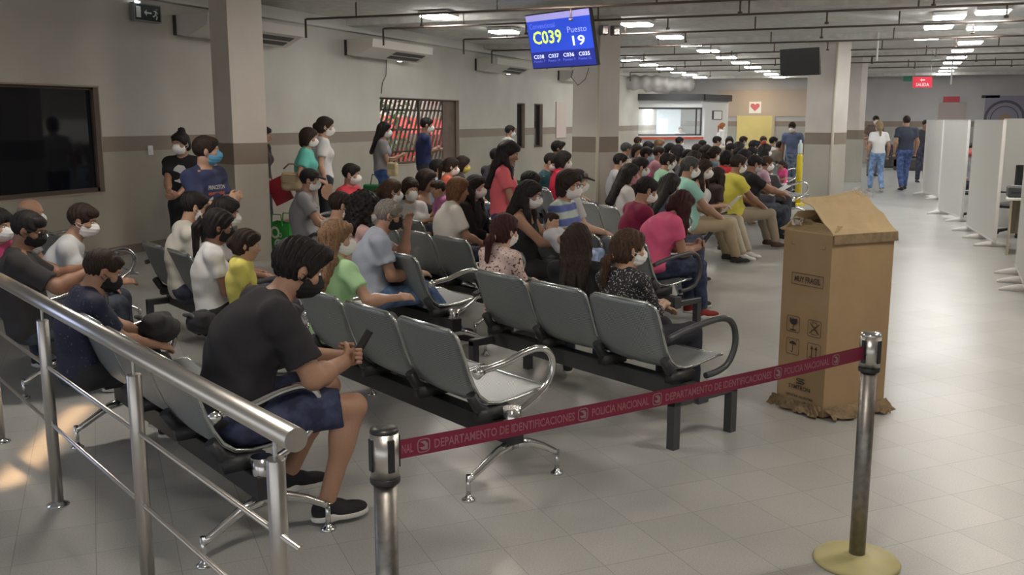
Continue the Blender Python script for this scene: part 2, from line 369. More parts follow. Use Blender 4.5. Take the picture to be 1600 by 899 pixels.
mb.build('pictogram', mat('exit_white', (.75, .8, .78), .5), rt)
fr = MB(); fr.b2((-.03, -.25, .1), (.035, .25, .115)); fr.b2((-.03, -.25, -.115), (.035, .25, -.1)); fr.b2((-.03, -.25, -.1), (.035, -.235, .1)); fr.b2((-.03, .235, -.1), (.035, .25, .1)); fr.build('frame', GREYP, rt)
MB().box((.04, -.19, .12), (.02, .03, .012)).build('lamp', mat('exit_lamp', (.9, .95, 1), .5, emit=5), rt)
rt = empty('light_switch', (XL, 10.33, 1.345)); tag(rt, 'white light switch plate on the wall band left of the bun-haired woman', 'switch')
MB().b2((0, -.045, -.065), (.012, .045, .065), ch=.003).build('plate', WHITE, rt); MB().b2((.012, -.02, -.03), (.018, .02, .03)).build('rocker', WHITE, rt)
# ---- ceiling lamps
def lamp(x, y, near, label, z=3.42, wd=.46):
    rt = empty('ceiling_lamp', (x, y, z)); tag(rt, label, 'ceiling light', 'square light panels under the ceiling')
    MB().box((0, 0, .035), (wd/2+.02, wd/2+.02, .03)).build('housing', WHITE, rt)
    MB().box((0, 0, -.012), (wd/2, wd/2, .015), ch=.01).build('diffuser', MNEAR if near else MLAMP, rt)
MLAMP = mat('lamp_glow', (1, .985, .94), .5, emit=LAMP); MNEAR = mat('lamp_glow_soft', (1, .90, .78), .5, emit=LAMP_NEAR)
ROWS = [('left', [(-7.1, 14.6), (-7.15, 17.55), (-7.2, 27.3), (-7.25, 29.6), (-7.3, 32.0), (-7.35, 34.3), (-7.4, 36.6), (-7.45, 38.9)]),
        ('middle', [(-4.42, 17.1), (-4.45, 19.9), (-4.47, 22.0), (-4.45, 24.2), (-4.45, 26.9), (-4.45, 29.4), (-4.47, 32.1), (-4.47, 34.6), (-4.5, 37.2), (-4.5, 39.8)]),
        ('right inner', [(.66, 17.8), (.56, 19.6), (.42, 22.1)]),
        ('right', [(1.26, 17.2), (1.3, 20.1), (1.34, 23.7), (1.33, 26.4), (1.34, 29.2), (1.36, 31.8), (1.38, 34.4), (1.4, 37.0), (1.4, 39.5)]),
        ('far right', [(4.3, 16.5), (4.3, 21), (4.3, 26), (4.3, 31), (4.3, 36)])]
ORD = ('nearest', 'second', 'third', 'fourth', 'fifth', 'sixth', 'seventh', 'eighth', 'ninth', 'tenth')
for rn, pts in ROWS:
    for i, (x, y) in enumerate(pts): lamp(x, y, False, ORD[i]+' glowing square lamp of the '+rn+' row under the ceiling')
for i, (x, y) in enumerate([(-4.4, 9.6), (-4.4, 4.5), (1.3, 5.0), (1.3, 9.5), (-.6, 1.2), (-4.4, 12.4), (1.3, 13.2), (5, 8)]):
    lamp(x, y, True, ORD[i]+' square lamp over the front benches, above the picture edge')
# ---------------------------------------------------------------- benches
U = Vector((-.87, .49, 0)).normalized(); NV = Vector((.49, .87, 0)).normalized()
def shell_mesh(name, wd=.515):
    """bent perforated seat and back in one shell, x across, y forward, z up; rounded outline and rim"""
    prof = [(-.195, .785), (-.18, .745), (-.152, .67), (-.123, .585), (-.095, .515), (-.06, .455), (-.01, .415), (.06, .40), (.16, .405), (.26, .418), (.34, .43), (.385, .428), (.405, .41)]
    P = []
    for i in range(len(prof)-1):
        a, b = Vector(prof[i]), Vector(prof[i+1]); P += [a, a.lerp(b, .5)]
    P.append(Vector(prof[-1])); n = len(P); s = [0]
    for i in range(1, n): s.append(s[-1]+(P[i]-P[i-1]).length)
    L = s[-1]; nx = 12; th = .010
    vs, uv = [], []
    for side in (0, 1):
        for i in range(n):
            e = min(s[i], L-s[i]); r = .06
            hw = wd/2-(r-math.sqrt(max(r*r-(r-min(e, r))**2, 0)))*.9
            t = (P[min(i+1, n-1)]-P[max(i-1, 0)]).normalized(); nn = Vector((t.y, -t.x))*th*side
            for j in range(nx+1):
                x = (j/nx*2-1)*hw; dish = .012*(1-(2*j/nx-1)**2)
                q = P[i]+nn+Vector((t.y, -t.x))*dish
                vs.append((x, q.x, q.y)); uv.append((x/.011, s[i]/.011))
    N1 = n*(nx+1); idx = lambda sd, i, j: sd*N1+i*(nx+1)+j
    fs, mi = [], []
    for i in range(n-1):
        for j in range(nx):
            rim = j in (0, nx-1) and False
            fs.append((idx(0, i, j), idx(0, i, j+1), idx(0, i+1, j+1), idx(0, i+1, j))); fs.append((idx(1, i, j), idx(1, i+1, j), idx(1, i+1, j+1), idx(1, i, j+1))); mi += [0, 0]
        for j in (0, nx): fs.append((idx(0, i, j), idx(0, i+1, j), idx(1, i+1, j), idx(1, i, j))); mi.append(1)
    for j in range(nx):
        for i in (0, n-1): fs.append((idx(0, i, j), idx(1, i, j), idx(1, i, j+1), idx(0, i, j+1))); mi.append(1)
    me = bpy.data.meshes.new(name); me.from_pydata(vs, [], fs); me.materials.append(PERF); me.materials.append(EDGE)
    me.polygons.foreach_set('material_index', mi); me.polygons.foreach_set('use_smooth', [m == 0 for m in mi])
    ul = me.uv_layers.new(name='uv')
    li = np.zeros(len(me.loops), dtype=np.int32); me.loops.foreach_get('vertex_index', li)
    ul.data.foreach_set('uv', np.array(uv, dtype=np.float32)[li].ravel()); me.update()
    # rim wire
    rim = MB(); pts = []
    for i in range(n):
        e = min(s[i], L-s[i]); r = .06; hw = wd/2-(r-math.sqrt(max(r*r-(r-min(e, r))**2, 0)))*.9
        pts.append((hw, P[i].x, P[i].y))
    ring = pts+[(-x, y, z) for x, y, z in reversed(pts)]; ring.append(ring[0])
    rim.tube(ring, .0085, 6)
    return me, rim
SHELL, RIM = shell_mesh('seat_shell'); RIMO = RIM.build('seat_rim', EDGE, smooth=True); RIMME = RIMO.data; bpy.data.objects.remove(RIMO)
def arm_path(black):
    if black:
        a = [(0, -.16, .60), (0, -.05, .625), (0, .12, .65), (0, .26, .66), (0, .34, .645), (0, .39, .60), (0, .41, .53), (0, .40, .46), (0, .35, .39), (0, .27, .36), (0, .16, .35)]
    else:
        a = [(0, -.12, .585), (0, -.06, .60), (0, .05, .615), (0, .16, .645), (0, .25, .655), (0, .31, .635), (0, .345, .585), (0, .34, .52), (0, .30, .455), (0, .22, .40), (0, .12, .355)]
    P = [Vector(p) for p in a]; out = []
    for i in range(len(P)-1):
        p0, p1, p2, p3 = P[max(i-1, 0)], P[i], P[i+1], P[min(i+2, len(P)-1)]
        for k in range(4):
            t = k/4; out.append(.5*((2*p1)+(-p0+p2)*t+(2*p0-5*p1+4*p2-p3)*t*t+(-p0+3*p1-3*p2+p3)*t**3))
    return out+[P[-1]]
def mesh_of(mb, name, m, smooth=True):
    o = mb.build(name, m, smooth=smooth); me = o.data; bpy.data.objects.remove(o); return me
ARMC = mesh_of(MB().tube(arm_path(False), .0165, 12).tube([(0, -.13, .58), (0, -.09, .60)], .024, 12), 'armrest', CHROME)
ARMB = mesh_of(MB().tube(arm_path(True), .018, 12), 'armrest', GREYM)
def chrome_leg():
    mb = MB()
    mb.tube([(0, .06, .40), (0, .06, .33), (0, .065, .24), (0, .07, .20)], [.045, .04, .034, .03], 10)
    mb.tube([(0, .07, .22), (0, -.02, .20), (0, -.10, .155), (0, -.17, .115), (0, -.20, .10)], [.03, .022, .018, .016, .017], 10)
    mb.tube([(0, .07, .22), (0, .16, .205), (0, .25, .17), (0, .32, .13), (0, .35, .11)], [.03, .022, .018, .016, .017], 10)
    for y in (-.20, .35): mb.tube([(0, y, .125), (0, y, .02)], .012, 10)
    return mb
LEGC = mesh_of(chrome_leg(), 'leg', CHROME)
FOOT = mesh_of(MB().lathe([(.033, 0), (.035, .006), (.024, .014), (.014, .024), (.012, .03)], 16), 'foot', CHROME)
def black_leg():
    mb = MB(); mb.b2((-.025, -.16, 0), (.025, -.11, .27)); mb.b2((-.025, .32, 0), (.025, .37, .27)); mb.b2((-.025, -.16, .235), (.025, .37, .285), ch=.006); return mb
LEGB = mesh_of(black_leg(), 'leg', GREYM, False)
BRK = mesh_of(MB().tube([(0, -.11, .47), (0, -.07, .40), (0, 0, .36), (0, .10, .345)], .028, 8).box((0, .02, .36), (.03, .09, .03)), 'bracket', BLKM)
BSEEN = {}
def put(me, name, parent, loc, sub=None):
    o = bpy.data.objects.new(name, me); COL.objects.link(o); o.parent = parent; o.location = loc; return o
def bench(E, label, n=3, black=False, phi=None, pitch=.545, arms=None, beamc=None, shellm=None):
    """E: floor point under the near end; seats run along local -x"""
    rz = math.atan2(-NV.x, NV.y) if phi is None else head(phi)
    rt = empty('waiting_bench', (E[0], E[1], 0), rz); tag(rt, label, 'bench', 'perforated steel waiting benches')
    IN = .11; Ln = n*pitch+2*IN
    MB().b2((-Ln-.01, .02, .225), (.01, .10, .325), ch=.004).build('beam', BLKM if not black else GREYM, rt)
    for i in range(n):
        cx = -IN-pitch*(i+.5)
        o = put(SHELL, 'seat_shell', rt, (cx, 0, 0)); put(RIMME, 'rim', o, (0, 0, 0))
        if shellm:
            o.data = SHELL.copy(); o.data.materials[0] = shellm
    for i in range(n+1): put(BRK, 'bracket', rt, (-IN-pitch*i+(.0 if 0 < i < n else (-.02 if i == 0 else .02)), 0, 0))
    for x in (0, -Ln):
        put(ARMB if black else ARMC, 'armrest', rt, (x+(-.065 if x == 0 else .065), 0, 0))
    for x in (-.03, -Ln+.03):
        l = put(LEGB if black else LEGC, 'leg', rt, (x, 0, 0))
        if not black:
            for y in (-.20, .35): put(FOOT, 'foot', l, (0, y, 0))
    return rt
def row(k, s, nn=0.0): return Vector((-2.30+.70*k, 3.07+1.0*k, 0))-NV*.06+U*s+NV*nn
bench(row(0, 0), 'steel bench with the man in black tee at its near end, behind the handrail')
bench(row(0, 3.0), 'steel bench at left edge under the man in dark tee and glasses')
bench(row(1, 0), 'steel bench with two empty seats in front of woman in lime tee')
bench(row(1, 2.75), 'steel bench with dark armrest under the ponytailed woman in white tee', black=True)
bench(row(2, 0), 'steel bench with dark square-tube legs under three women seen from behind', black=True)
bench(row(2, 2.3), 'steel bench under the grey-haired man in pale blue polo')
bench((-1.62, 7.60), 'steel bench with round dark armrest under the woman in pink tee', black=True)
bench((-2.98, 7.15), 'steel bench whose chrome armrest stands before the woman with black tank top')
bench((-3.98, 8.30), 'steel bench under the auburn-haired woman in white tee')
bench((-6.05, 9.15), 'steel bench under the man with black cap and grey shirt', n=1, phi=76)
bench((-6.2, 6.1), 'steel bench left of the bun-haired woman under man in white tee')
bench((-4.2, 12.6), 'empty grey bench between woman in coral tee and the middle column', phi=70)
bench((-2.6, 10.3), 'grey bench under the woman in white tee with pink mask', phi=70)
bench((-2.45, 11.0), 'bench under the mint-shirted man in khaki trousers', phi=80)
bench((-2.3, 13.2), 'bench under the man in yellow polo', phi=80)
GRS = mat('green_seat', (.03, .22, .06), .5)
bench(tuple(atd(846, 300, 15.5))[:2], 'green-backed bench by the wall left of the boy in teal tee', phi=60, shellm=GRS)
bench((-5.2, 11.6), 'bench under the woman in coral top by the barred window', phi=70)
bench(tuple(atd(880, 330, 13.6))[:2], 'grey bench under the boy in teal tee', phi=80)
for i, (x, d) in enumerate(((1010, 14.5), (1060, 17), (1120, 17.5), (1200, 17), (1000, 20), (1100, 21), (1190, 22))):
    bench(tuple(atd(x+35, 300, d))[:2], ('distant bench in the packed middle block, %s' % ('at its left front', 'behind the mint shirt', 'behind the yellow polo', 'beside the little girl in pink', 'at the left rear by the column', 'at the rear centre', 'at the rear right')[i]), phi=85)
# ---------------------------------------------------------------- signed-distance modeller for people
def smin(a, b, k):
    h = np.maximum(k-np.abs(a-b), 0)/k
    return np.minimum(a, b)-h*h*k*.25
class Sdf:
    def __init__(s): s.p = []; s.post = None; s.sub = []
    def cone(s, a, b, r1, r2, k=.02, cuts=()):
        a = np.array(a, float); b = np.array(b, float)
        lo = np.minimum(a-r1, b-r2); hi = np.maximum(a+r1, b+r2); ba = b-a; L2 = max(float(ba@ba), 1e-9)
        def f(X, Y, Z):
            x, y, z = X-a[0], Y-a[1], Z-a[2]
            h = np.clip((x*ba[0]+y*ba[1]+z*ba[2])/L2, 0, 1)
            return np.sqrt((x-h*ba[0])**2+(y-h*ba[1])**2+(z-h*ba[2])**2)-(r1+(r2-r1)*h)
        s.p.append((f, lo, hi, k, cuts)); return s
    def ell(s, c, r, Rm=None, k=.03, cuts=(), sub=False):
        c = np.array(c, float); r = np.array(r, float); Rm = np.eye(3) if Rm is None else np.array(Rm, float)
        ext = np.sqrt(((Rm*r)**2).sum(1))
        def f(X, Y, Z):
            x, y, z = X-c[0], Y-c[1], Z-c[2]
            q = [(x*Rm[0, i]+y*Rm[1, i]+z*Rm[2, i])/r[i] for i in range(3)]
            k0 = np.sqrt(q[0]**2+q[1]**2+q[2]**2); k1 = np.sqrt((q[0]/r[0])**2+(q[1]/r[1])**2+(q[2]/r[2])**2)+1e-9
            return k0*(k0-1)/k1
        (s.sub if sub else s.p).append((f, c-ext, c+ext, k, cuts)); return s
    def box(s, c, h, Rm=None, rad=.005, k=.01, cuts=()):
        c = np.array(c, float); h = np.array(h, float); Rm = np.eye(3) if Rm is None else np.array(Rm, float)
        ext = (np.abs(Rm)*h).sum(1)
        def f(X, Y, Z):
            x, y, z = X-c[0], Y-c[1], Z-c[2]
            q = [np.abs(x*Rm[0, i]+y*Rm[1, i]+z*Rm[2, i])-h[i]+rad for i in range(3)]
            o = np.sqrt(sum(np.maximum(t, 0)**2 for t in q)); return o+np.minimum(np.maximum(np.maximum(q[0], q[1]), q[2]), 0)-rad
        s.p.append((f, c-ext, c+ext, k, cuts)); return s
    def net(s, res, lo=None, hi=None):
        L = np.min([p[1] for p in s.p], 0)-3*res; Hh = np.max([p[2] for p in s.p], 0)+3*res
        if lo is not None: L = np.maximum(L, lo); Hh = np.minimum(Hh, hi)
        n = np.maximum(np.ceil((Hh-L)/res).astype(int)+1, 4)
        ax = [L[i]+res*np.arange(n[i]) for i in range(3)]
        X, Y, Z = ax[0][:, None, None], ax[1][None, :, None], ax[2][None, None, :]
        D = np.full(n, .2)
        def sl(p, m):
            out = []
            for i in range(3):
                a = int(np.floor((p[1][i]-m-L[i])/res)); b = int(np.ceil((p[2][i]+m-L[i])/res))+1
                out.append(slice(max(a, 0), min(max(b, 0), n[i])))
            return out
        for p in s.p:
            S_ = sl(p, p[3]+2*res); x, y, z = X[S_[0]], Y[:, S_[1]], Z[:, :, S_[2]]
            if 0 in (x.size, y.size, z.size): continue
            d = p[0](x, y, z)
            for (pt, nn) in p[4]: d = np.maximum(d, (x-pt[0])*nn[0]+(y-pt[1])*nn[1]+(z-pt[2])*nn[2])
            D[S_[0], S_[1], S_[2]] = smin(D[S_[0], S_[1], S_[2]], d, p[3])
        for p in s.sub:
            S_ = sl(p, p[3]+2*res); x, y, z = X[S_[0]], Y[:, S_[1]], Z[:, :, S_[2]]
            if 0 in (x.size, y.size, z.size): continue
            D[S_[0], S_[1], S_[2]] = -smin(-D[S_[0], S_[1], S_[2]], p[0](x, y, z), p[3])
        if s.post: D = s.post(D, X, Y, Z)
        D[0] = D[-1] = .01 if lo is None else D[0]
        if lo is None:
            D[:, 0] = D[:, -1] = .01; D[:, :, 0] = D[:, :, -1] = .01
        return surfnet(D, L, res)
def surfnet(D, L, res):
    S = D < 0
    c = sum(S[i:S.shape[0]-1+i, j:S.shape[1]-1+j, k:S.shape[2]-1+k].astype(np.int8) for i in (0, 1) for j in (0, 1) for k in (0, 1))
    act = (c > 0) & (c < 8); ijk = np.argwhere(act); idx = -np.ones(act.shape, np.int32); idx[act] = np.arange(len(ijk))
    if len(ijk) == 0: return np.zeros((0, 3)), np.zeros((0, 4), int)
    acc = np.zeros((len(ijk), 3)); cnt = np.zeros(len(ijk))
    cr = [(i, j, k) for i in (0, 1) for j in (0, 1) for k in (0, 1)]
    for a in cr:
        for d in range(3):
            if a[d]: continue
            b = list(a); b[d] = 1
            da = D[ijk[:, 0]+a[0], ijk[:, 1]+a[1], ijk[:, 2]+a[2]]; db = D[ijk[:, 0]+b[0], ijk[:, 1]+b[1], ijk[:, 2]+b[2]]
            m = (da < 0) != (db < 0); t = np.where(m, da/np.where(m, da-db, 1), 0)
            p = np.array(a, float)[None, :].repeat(len(ijk), 0); p[:, d] += t
            acc[m] += p[m]; cnt[m] += 1
    V = (ijk+acc/cnt[:, None])*res+L
    Q = []
    for d in range(3):
        e, f = [(1, 2), (2, 0), (0, 1)][d]
        sh = [slice(None)]*3; A = S.take(range(0, S.shape[d]-1), d); B = S.take(range(1, S.shape[d]), d)
        m = A != B; pts = np.argwhere(m); sg = A[m]
        ok = (pts[:, e] > 0) & (pts[:, f] > 0) & (pts[:, e] < S.shape[e]-1) & (pts[:, f] < S.shape[f]-1); pts = pts[ok]; sg = sg[ok]
        def cell(oe, of):
            q = pts.copy(); q[:, e] -= oe; q[:, f] -= of; return idx[q[:, 0], q[:, 1], q[:, 2]]
        q = np.stack([cell(1, 1), cell(0, 1), cell(0, 0), cell(1, 0)], 1)
        q[~sg] = q[~sg][:, ::-1]; Q.append(q)
    return V, np.concatenate(Q)
def npmesh(name, parts, mats, parent=None):
    """parts: list of (verts, quads, material index)"""
    V, Q, M, o = [], [], [], 0
    for v, q, mi in parts:
        if len(v) == 0: continue
        V.append(v); Q.append(q+o); M.append(np.full(len(q), mi)); o += len(v)
    V = np.concatenate(V).astype(np.float32); Q = np.concatenate(Q).astype(np.int32); M = np.concatenate(M).astype(np.int32)
    me = bpy.data.meshes.new(name); me.vertices.add(len(V)); me.vertices.foreach_set('co', V.ravel())
    me.loops.add(len(Q)*4); me.loops.foreach_set('vertex_index', Q.ravel())
    me.polygons.add(len(Q)); me.polygons.foreach_set('loop_start', np.arange(0, len(Q)*4, 4, dtype=np.int32)); 
    for m in mats: me.materials.append(m)
    me.polygons.foreach_set('material_index', M); me.polygons.foreach_set('use_smooth', np.ones(len(Q), bool))
    me.update(calc_edges=True); ob = bpy.data.objects.new(name, me); COL.objects.link(ob)
    if parent: ob.parent = parent
    return ob
def keep(vq, test):
    v, q = vq
    if len(v) == 0: return vq
    m = test(v); return v, q[m[q].any(1)]

HAIRC = {'black': ((.012, .010, .011), (.035, .028, .028)), 'dark': ((.022, .014, .011), (.06, .035, .026)), 'brown': ((.055, .028, .016), (.13, .07, .04)),
         'red': ((.04, .010, .012), (.085, .024, .026)), 'auburn': ((.16, .07, .03), (.30, .15, .07)), 'light': ((.22, .12, .065), (.42, .25, .14)), 'blonde': ((.35, .24, .12), (.55, .42, .25)), 'grey': ((.22, .20, .18), (.42, .39, .35)), 'salt': ((.05, .045, .045), (.16, .15, .15)), 'orange': ((.35, .12, .03), (.5, .2, .06))}
SKINC = {'a': (.50, .30, .205), 'b': (.40, .225, .15), 'c': (.30, .155, .10), 'd': (.58, .37, .27)}
def hairm(c): return mat('hair_'+c, tuple(v*.6 for v in HAIRC[c][0]), .62, spec=.25, kind='hair', col2=tuple(v*.7 for v in HAIRC[c][1]), s2=220)
def cloth(c, style='plain'):
    c = tuple(c)
    nm = 'cloth_%s_%02x%02x%02x' % (style, *[int(v*255) for v in c])
    if style == 'floral': return mat('floral_blouse', (.68, .52, .49), .8, kind='spots', col2=(.07, .03, .04), s2=62, thr=.62)
    if style == 'speckle': return mat('speckled_blouse', (.018, .018, .022), .8, kind='spots', col2=(.50, .49, .46), s2=95, thr=.635)
    if style == 'stripes': return mat('striped_shirt', (.12, .17, .45), .8, kind='stripes', col2=(.50, .60, .55), s2=2.6)
    if style == 'dots': return mat('dotted_navy', (.014, .017, .045), .75, kind='spots', col2=(.10, .12, .20), s2=70, thr=.70)
    if style == 'camo': return mat('camo_pink', (.40, .12, .25), .8, kind='spots', col2=(.25, .10, .4), s2=25)
    if style == 'denim': return mat(nm, c, .85, kind='flow', col2=tuple(min(1, v*1.9+.02) for v in c), s2=14, bump=.1, scale=300)
    return mat(nm, c, .85, bump=.12, scale=260, var=.10)
def rotm(ax, a):
    c, s_ = math.cos(a), math.sin(a)
    return np.array({'x': [[1, 0, 0], [0, c, -s_], [0, s_, c]], 'y': [[c, 0, s_], [0, 1, 0], [-s_, 0, c]], 'z': [[c, -s_, 0], [s_, c, 0], [0, 0, 1]]}[ax])
def nrm(v): v = np.array(v, float); return v/(np.linalg.norm(v)+1e-9)
def ik(a, t, l1, l2, hint):
    a, t = np.array(a, float), np.array(t, float); d = t-a; L = np.linalg.norm(d); L2 = min(L, (l1+l2)*.985); d = d/L; t = a+d*L2
    x = (l1*l1-l2*l2+L2*L2)/(2*L2); h = math.sqrt(max(l1*l1-x*x, 0)); hn = np.array(hint, float); hn = hn-d*(hn@d); hn = nrm(hn)
    return a+d*x+hn*h, t
ARMS = {  # right hand target, left hand target relative to pelvis (x out to own right, y forward, z up), elbow out factor
    'lap': ((.09, .30, .12), (-.09, .30, .12)), 'thigh': ((.14, .36, .08), (-.14, .36, .08)), 'phone': ((.045, .40, .24), (-.045, .40, .22)),
    'phonelow': ((.045, .42, .14), (-.045, .42, .12)), 'crossed': ((-.10, .22, .26), (.10, .24, .24)), 'face': ((.06, .19, .60), (-.10, .28, .12)),
    'hang': ((.24, .03, -.06), (-.24, .03, -.06)), 'sphone': ((.05, .30, .26), (-.06, .29, .24)), 'scross': ((-.13, .20, .28), (.13, .22, .26)),
    'hold': ((.10, .26, .20), (-.10, .26, .18)), 'reach': ((.12, .50, .20), (-.12, .48, .16)), 'back': ((.10, .30, .12), (-.34, .22, .28)), 'bag': ((.16, .16, .12), (-.22, .02, -.02)), 'knee': ((.17, .46, .12), (-.14, .30, .12))}
PEOPLE = []
def skeleton(pose, S, lean, arms, fem, z0, hp, hy, hroll, twist, curve, spread, footf, stride, ax, legs=None):
    k = {}
    if pose == 'sit': P = np.array([0, .0, z0+.105*S])
    else: P = np.array([0, 0, .93*S])
    sdir = lambda a: np.array([0, math.sin(a), math.cos(a)])
    l1 = lean-curve*.5; l2 = lean+curve*.5
    W = P+sdir(l1)*.22*S; Nk = W+sdir(l2)*.285*S
    k['P'], k['W'], k['N'] = P, W, Nk; k['C'] = W+sdir(l2)*.12*S; k['up'] = sdir(l2); k['lean1'] = l1; k['lean2'] = l2
    T = rotm('z', -twist)
    sw = (.155 if fem else .18)*S
    sx = T@np.array([sw, 0, 0]); shb = Nk-sdir(l2)*.055*S
    k['sR'], k['sL'] = shb+sx, shb-sx; k['T'] = T
    na = lean*.6+curve*.6+.12+hp*.35
    hc = Nk+sdir(na)*.125*S+np.array([0, .012, .035])*S
    Rh = rotm('z', -hy)@rotm('x', -hp)@rotm('y', hroll)
    k['H'] = hc; k['Rh'] = Rh
    aR, aL = ARMS[arms] if isinstance(arms, str) else arms
    tw = lambda v, b: b+T@np.array(v)*S
    tR, tL = tw(aR, P), tw(aL, P)
    out = ax
    k['eR'], k['hR'] = ik(k['sR'], tR, .285*S, .25*S, T@np.array([out, -.6, -.7]))
    k['eL'], k['hL'] = ik(k['sL'], tL, .285*S, .25*S, T@np.array([-out, -.6, -.7]))
    for sgn, q in ((1, 'R'), (-1, 'L')):
        hip = P+np.array([sgn*.09*S, .02*S, -.02*S]); k['p'+q] = hip
        if pose == 'sit':
            ff = footf if not isinstance(footf, tuple) else footf[0 if sgn > 0 else 1]
            kn = np.array([sgn*(.09+spread)*S, hip[1]+.43*S, z0+.10*S]); an = np.array([sgn*(.09+spread*.8)*S, kn[1]+ff*S, .085])
            v = an-kn; Lm = .42*S
            if np.linalg.norm(v) > Lm: an = kn+nrm(v)*Lm
            k['k'+q], k['a'+q] = kn, an; k['f'+q] = 0.0
        else:
            st = stride*sgn
            kn = np.array([sgn*.095*S, .03+max(st, 0)*.6, .49*S]); an = np.array([sgn*.10*S, st, .085*S])
            k['k'+q], k['a'+q] = kn, an
    if legs: legs(k, S)
    return k
def hand_prims(f, w, d, up, s, S, curl=.5, r=1.0, side=1):
    """palm and five bent fingers; w wrist, d direction, up = back-of-hand normal"""
    d = nrm(d); up = nrm(up-d*(up@d)); sd = np.cross(d, up)*side     # sd points to the thumb side
    Rm = np.stack([sd, d, up], 1); c = w+d*.045*S
    f.ell(c, (.040*S, .052*S, .017*S), Rm, .012)
    for i, (o, ln) in enumerate(((.027, .072), (.009, .080), (-.009, .075), (-.026, .058))):
        p0 = w+d*.082*S+sd*o*S; a1, a2 = curl, curl*2.1
        p1 = p0+(d*math.cos(a1)-up*math.sin(a1))*ln*.5*S; p2 = p1+(d*math.cos(a2)-up*math.sin(a2))*ln*.5*S
        f.cone(p0-d*.02*S, p1, .0095*S*r, .0085*S*r, .004); f.cone(p1, p2, .0085*S*r, .0072*S*r, .003)
    t0 = w+d*.025*S+sd*.030*S; t1 = t0+(d*.6+sd*.6-up*.35)*.035*S; t2 = t1+(d*.8+sd*.05-up*.5)*.035*S
    f.cone(t0, t1, .013*S*r, .011*S*r, .008); f.cone(t1, t2, .011*S*r, .009*S*r, .004)
def person(x, y, d, phi, label, pose='sit', lean=-.08, curve=.4, hp=.15, hy=0, hroll=0, twist=0, arms='lap', ax=.5, fem=0, fat=1.0, skin='b', hair='short', hc='black',
           top=(.2, .2, .2), tstyle='plain', sleeve=.62, pants=(.03, .035, .06), pstyle='denim', plen=1.0, shoe=(.03, .03, .03), mask=(.86, .86, .85), glasses=False,
           cap=None, z0=.375, spread=.05, footf=.03, stride=.0, q=None, kid=1.0, group='people waiting in the hall', strap=None, neck=0, legs=None, S=None, grip=None):
    base = CAMZ
    hgt = atd(x, y, d).z
    sk1 = skeleton(pose, 1.0, lean, arms, fem, z0, hp, hy, hroll, twist, curve, spread, footf, stride, ax, None)
    top1 = sk1['H'][2]+.122
    zz = z0 if pose == 'sit' else 0
    if S is None:
        S = (hgt-zz)/(top1-zz); lo, hi = (.82*kid, 1.07*kid) if pose == 'sit' else (.85*kid, 1.13*kid)
        if S < lo or S > hi:
            S = min(max(S, lo), hi); h2 = zz+S*(top1-zz)
            if pose == 'sit' and abs(hgt-CAMZ) > .12 and kid == 1.0: d = d*(CAMZ-h2)/(CAMZ-hgt) if (CAMZ-h2)/(CAMZ-hgt) > 0 else d
            d = min(max(d, .5), 45)
    k = skeleton(pose, S, lean, arms, fem, z0, hp, hy, hroll, twist, curve, spread, footf, stride, ax, legs)
    rz = head(phi); Rz = rotm('z', rz); off = Rz@k['H']
    wp = atd(x, y, d); loc = (wp.x-off[0], wp.y-off[1], 0)
    if q is None: q = 3 if d < 5.2 else 2 if d < 9.3 else 1 if d < 15 else 0
    res = (.024, .017, .012, .0085)[q]; rh = (.013, .0085, .0058, .0040)[q]; rk = (.017, .010, .0062, .0042)[q]
    HS = S if kid == 1.0 else S*1.22
    HS = max(HS, .93) if kid == 1.0 else HS
    H, Rh = k['H'], k['Rh']
    hl = lambda v: H+Rh@(np.array(v, float)*HS)
    P, Wp, N, C = k['P'], k['W'], k['N'], k['C']
    R1, R2 = rotm('x', -k['lean1']), k['T']@rotm('x', -k['lean2'])
    w0 = .92 if fem else 1.0
    def torso(f, g, cuts=(), kk=.05):
        f.ell(P+np.array([0, .005, -.01])*S, np.array([.165*fat+g, .125*fat+g, .115+g])*S, R1, kk, cuts)
        f.ell((P+Wp)/2+(0.02*(fat-.9))*np.array([0, 1, 0]), np.array([.142*fat*w0+g, .108*fat+g, .15+g])*S, R1, kk, cuts)
        f.ell(Wp+(C-Wp)*.35, np.array([.145*w0*fat+g, .112*fat+g, .14+g])*S, R2, kk, cuts)
        f.ell(C, np.array([.158*w0*(.5+.5*fat)+g, .108*fat+g, .145+g])*S, R2, kk, cuts)
        if fem:
            for sx_ in (-1, 1): f.ell(C+R2@np.array([sx_*.07, .085, -.015])*S, np.array([.06+g, .055+g, .06+g])*S, R2, .04, cuts)
    def shoulders(f, g, cuts=(), kk=.05):
        r = (.050 if fem else .058)*(.6+.4*fat)*S+g*S
        nb = N-k['up']*.045*S
        f.cone(nb, k['sR'], r*1.05, r, kk, cuts); f.cone(nb, k['sL'], r*1.05, r, kk, cuts)
        f.cone(N-k['up']*.03*S, k['sR']*.55+N*.45-k['up']*.01*S, .045*S+g, .035*S+g, kk, cuts); f.cone(N-k['up']*.03*S, k['sL']*.55+N*.45-k['up']*.01*S, .045*S+g, .035*S+g, kk, cuts)
    ra = (.044 if fem else .050)*(.5+.5*fat)*S
    # ---- body
    f = Sdf(); torso(f, 0); shoulders(f, 0)
    hb = hl((0, -.025, -.07))
    f.cone(N-k['up']*.04*S, hb, .058*S, .052*HS, .03)
    for s_, e_, h_ in (('sR', 'eR', 'hR'), ('sL', 'eL', 'hL')):
        f.cone(k[s_], k[e_], ra, ra*.82, .03); f.cone(k[e_], k[h_], ra*.84, ra*.56, .02)
        f.ell(k[e_]*.72+k[h_]*.28, (ra*.9, ra*.9, ra*.9), None, .03)
    th = .082*(.4+.6*fat)*S
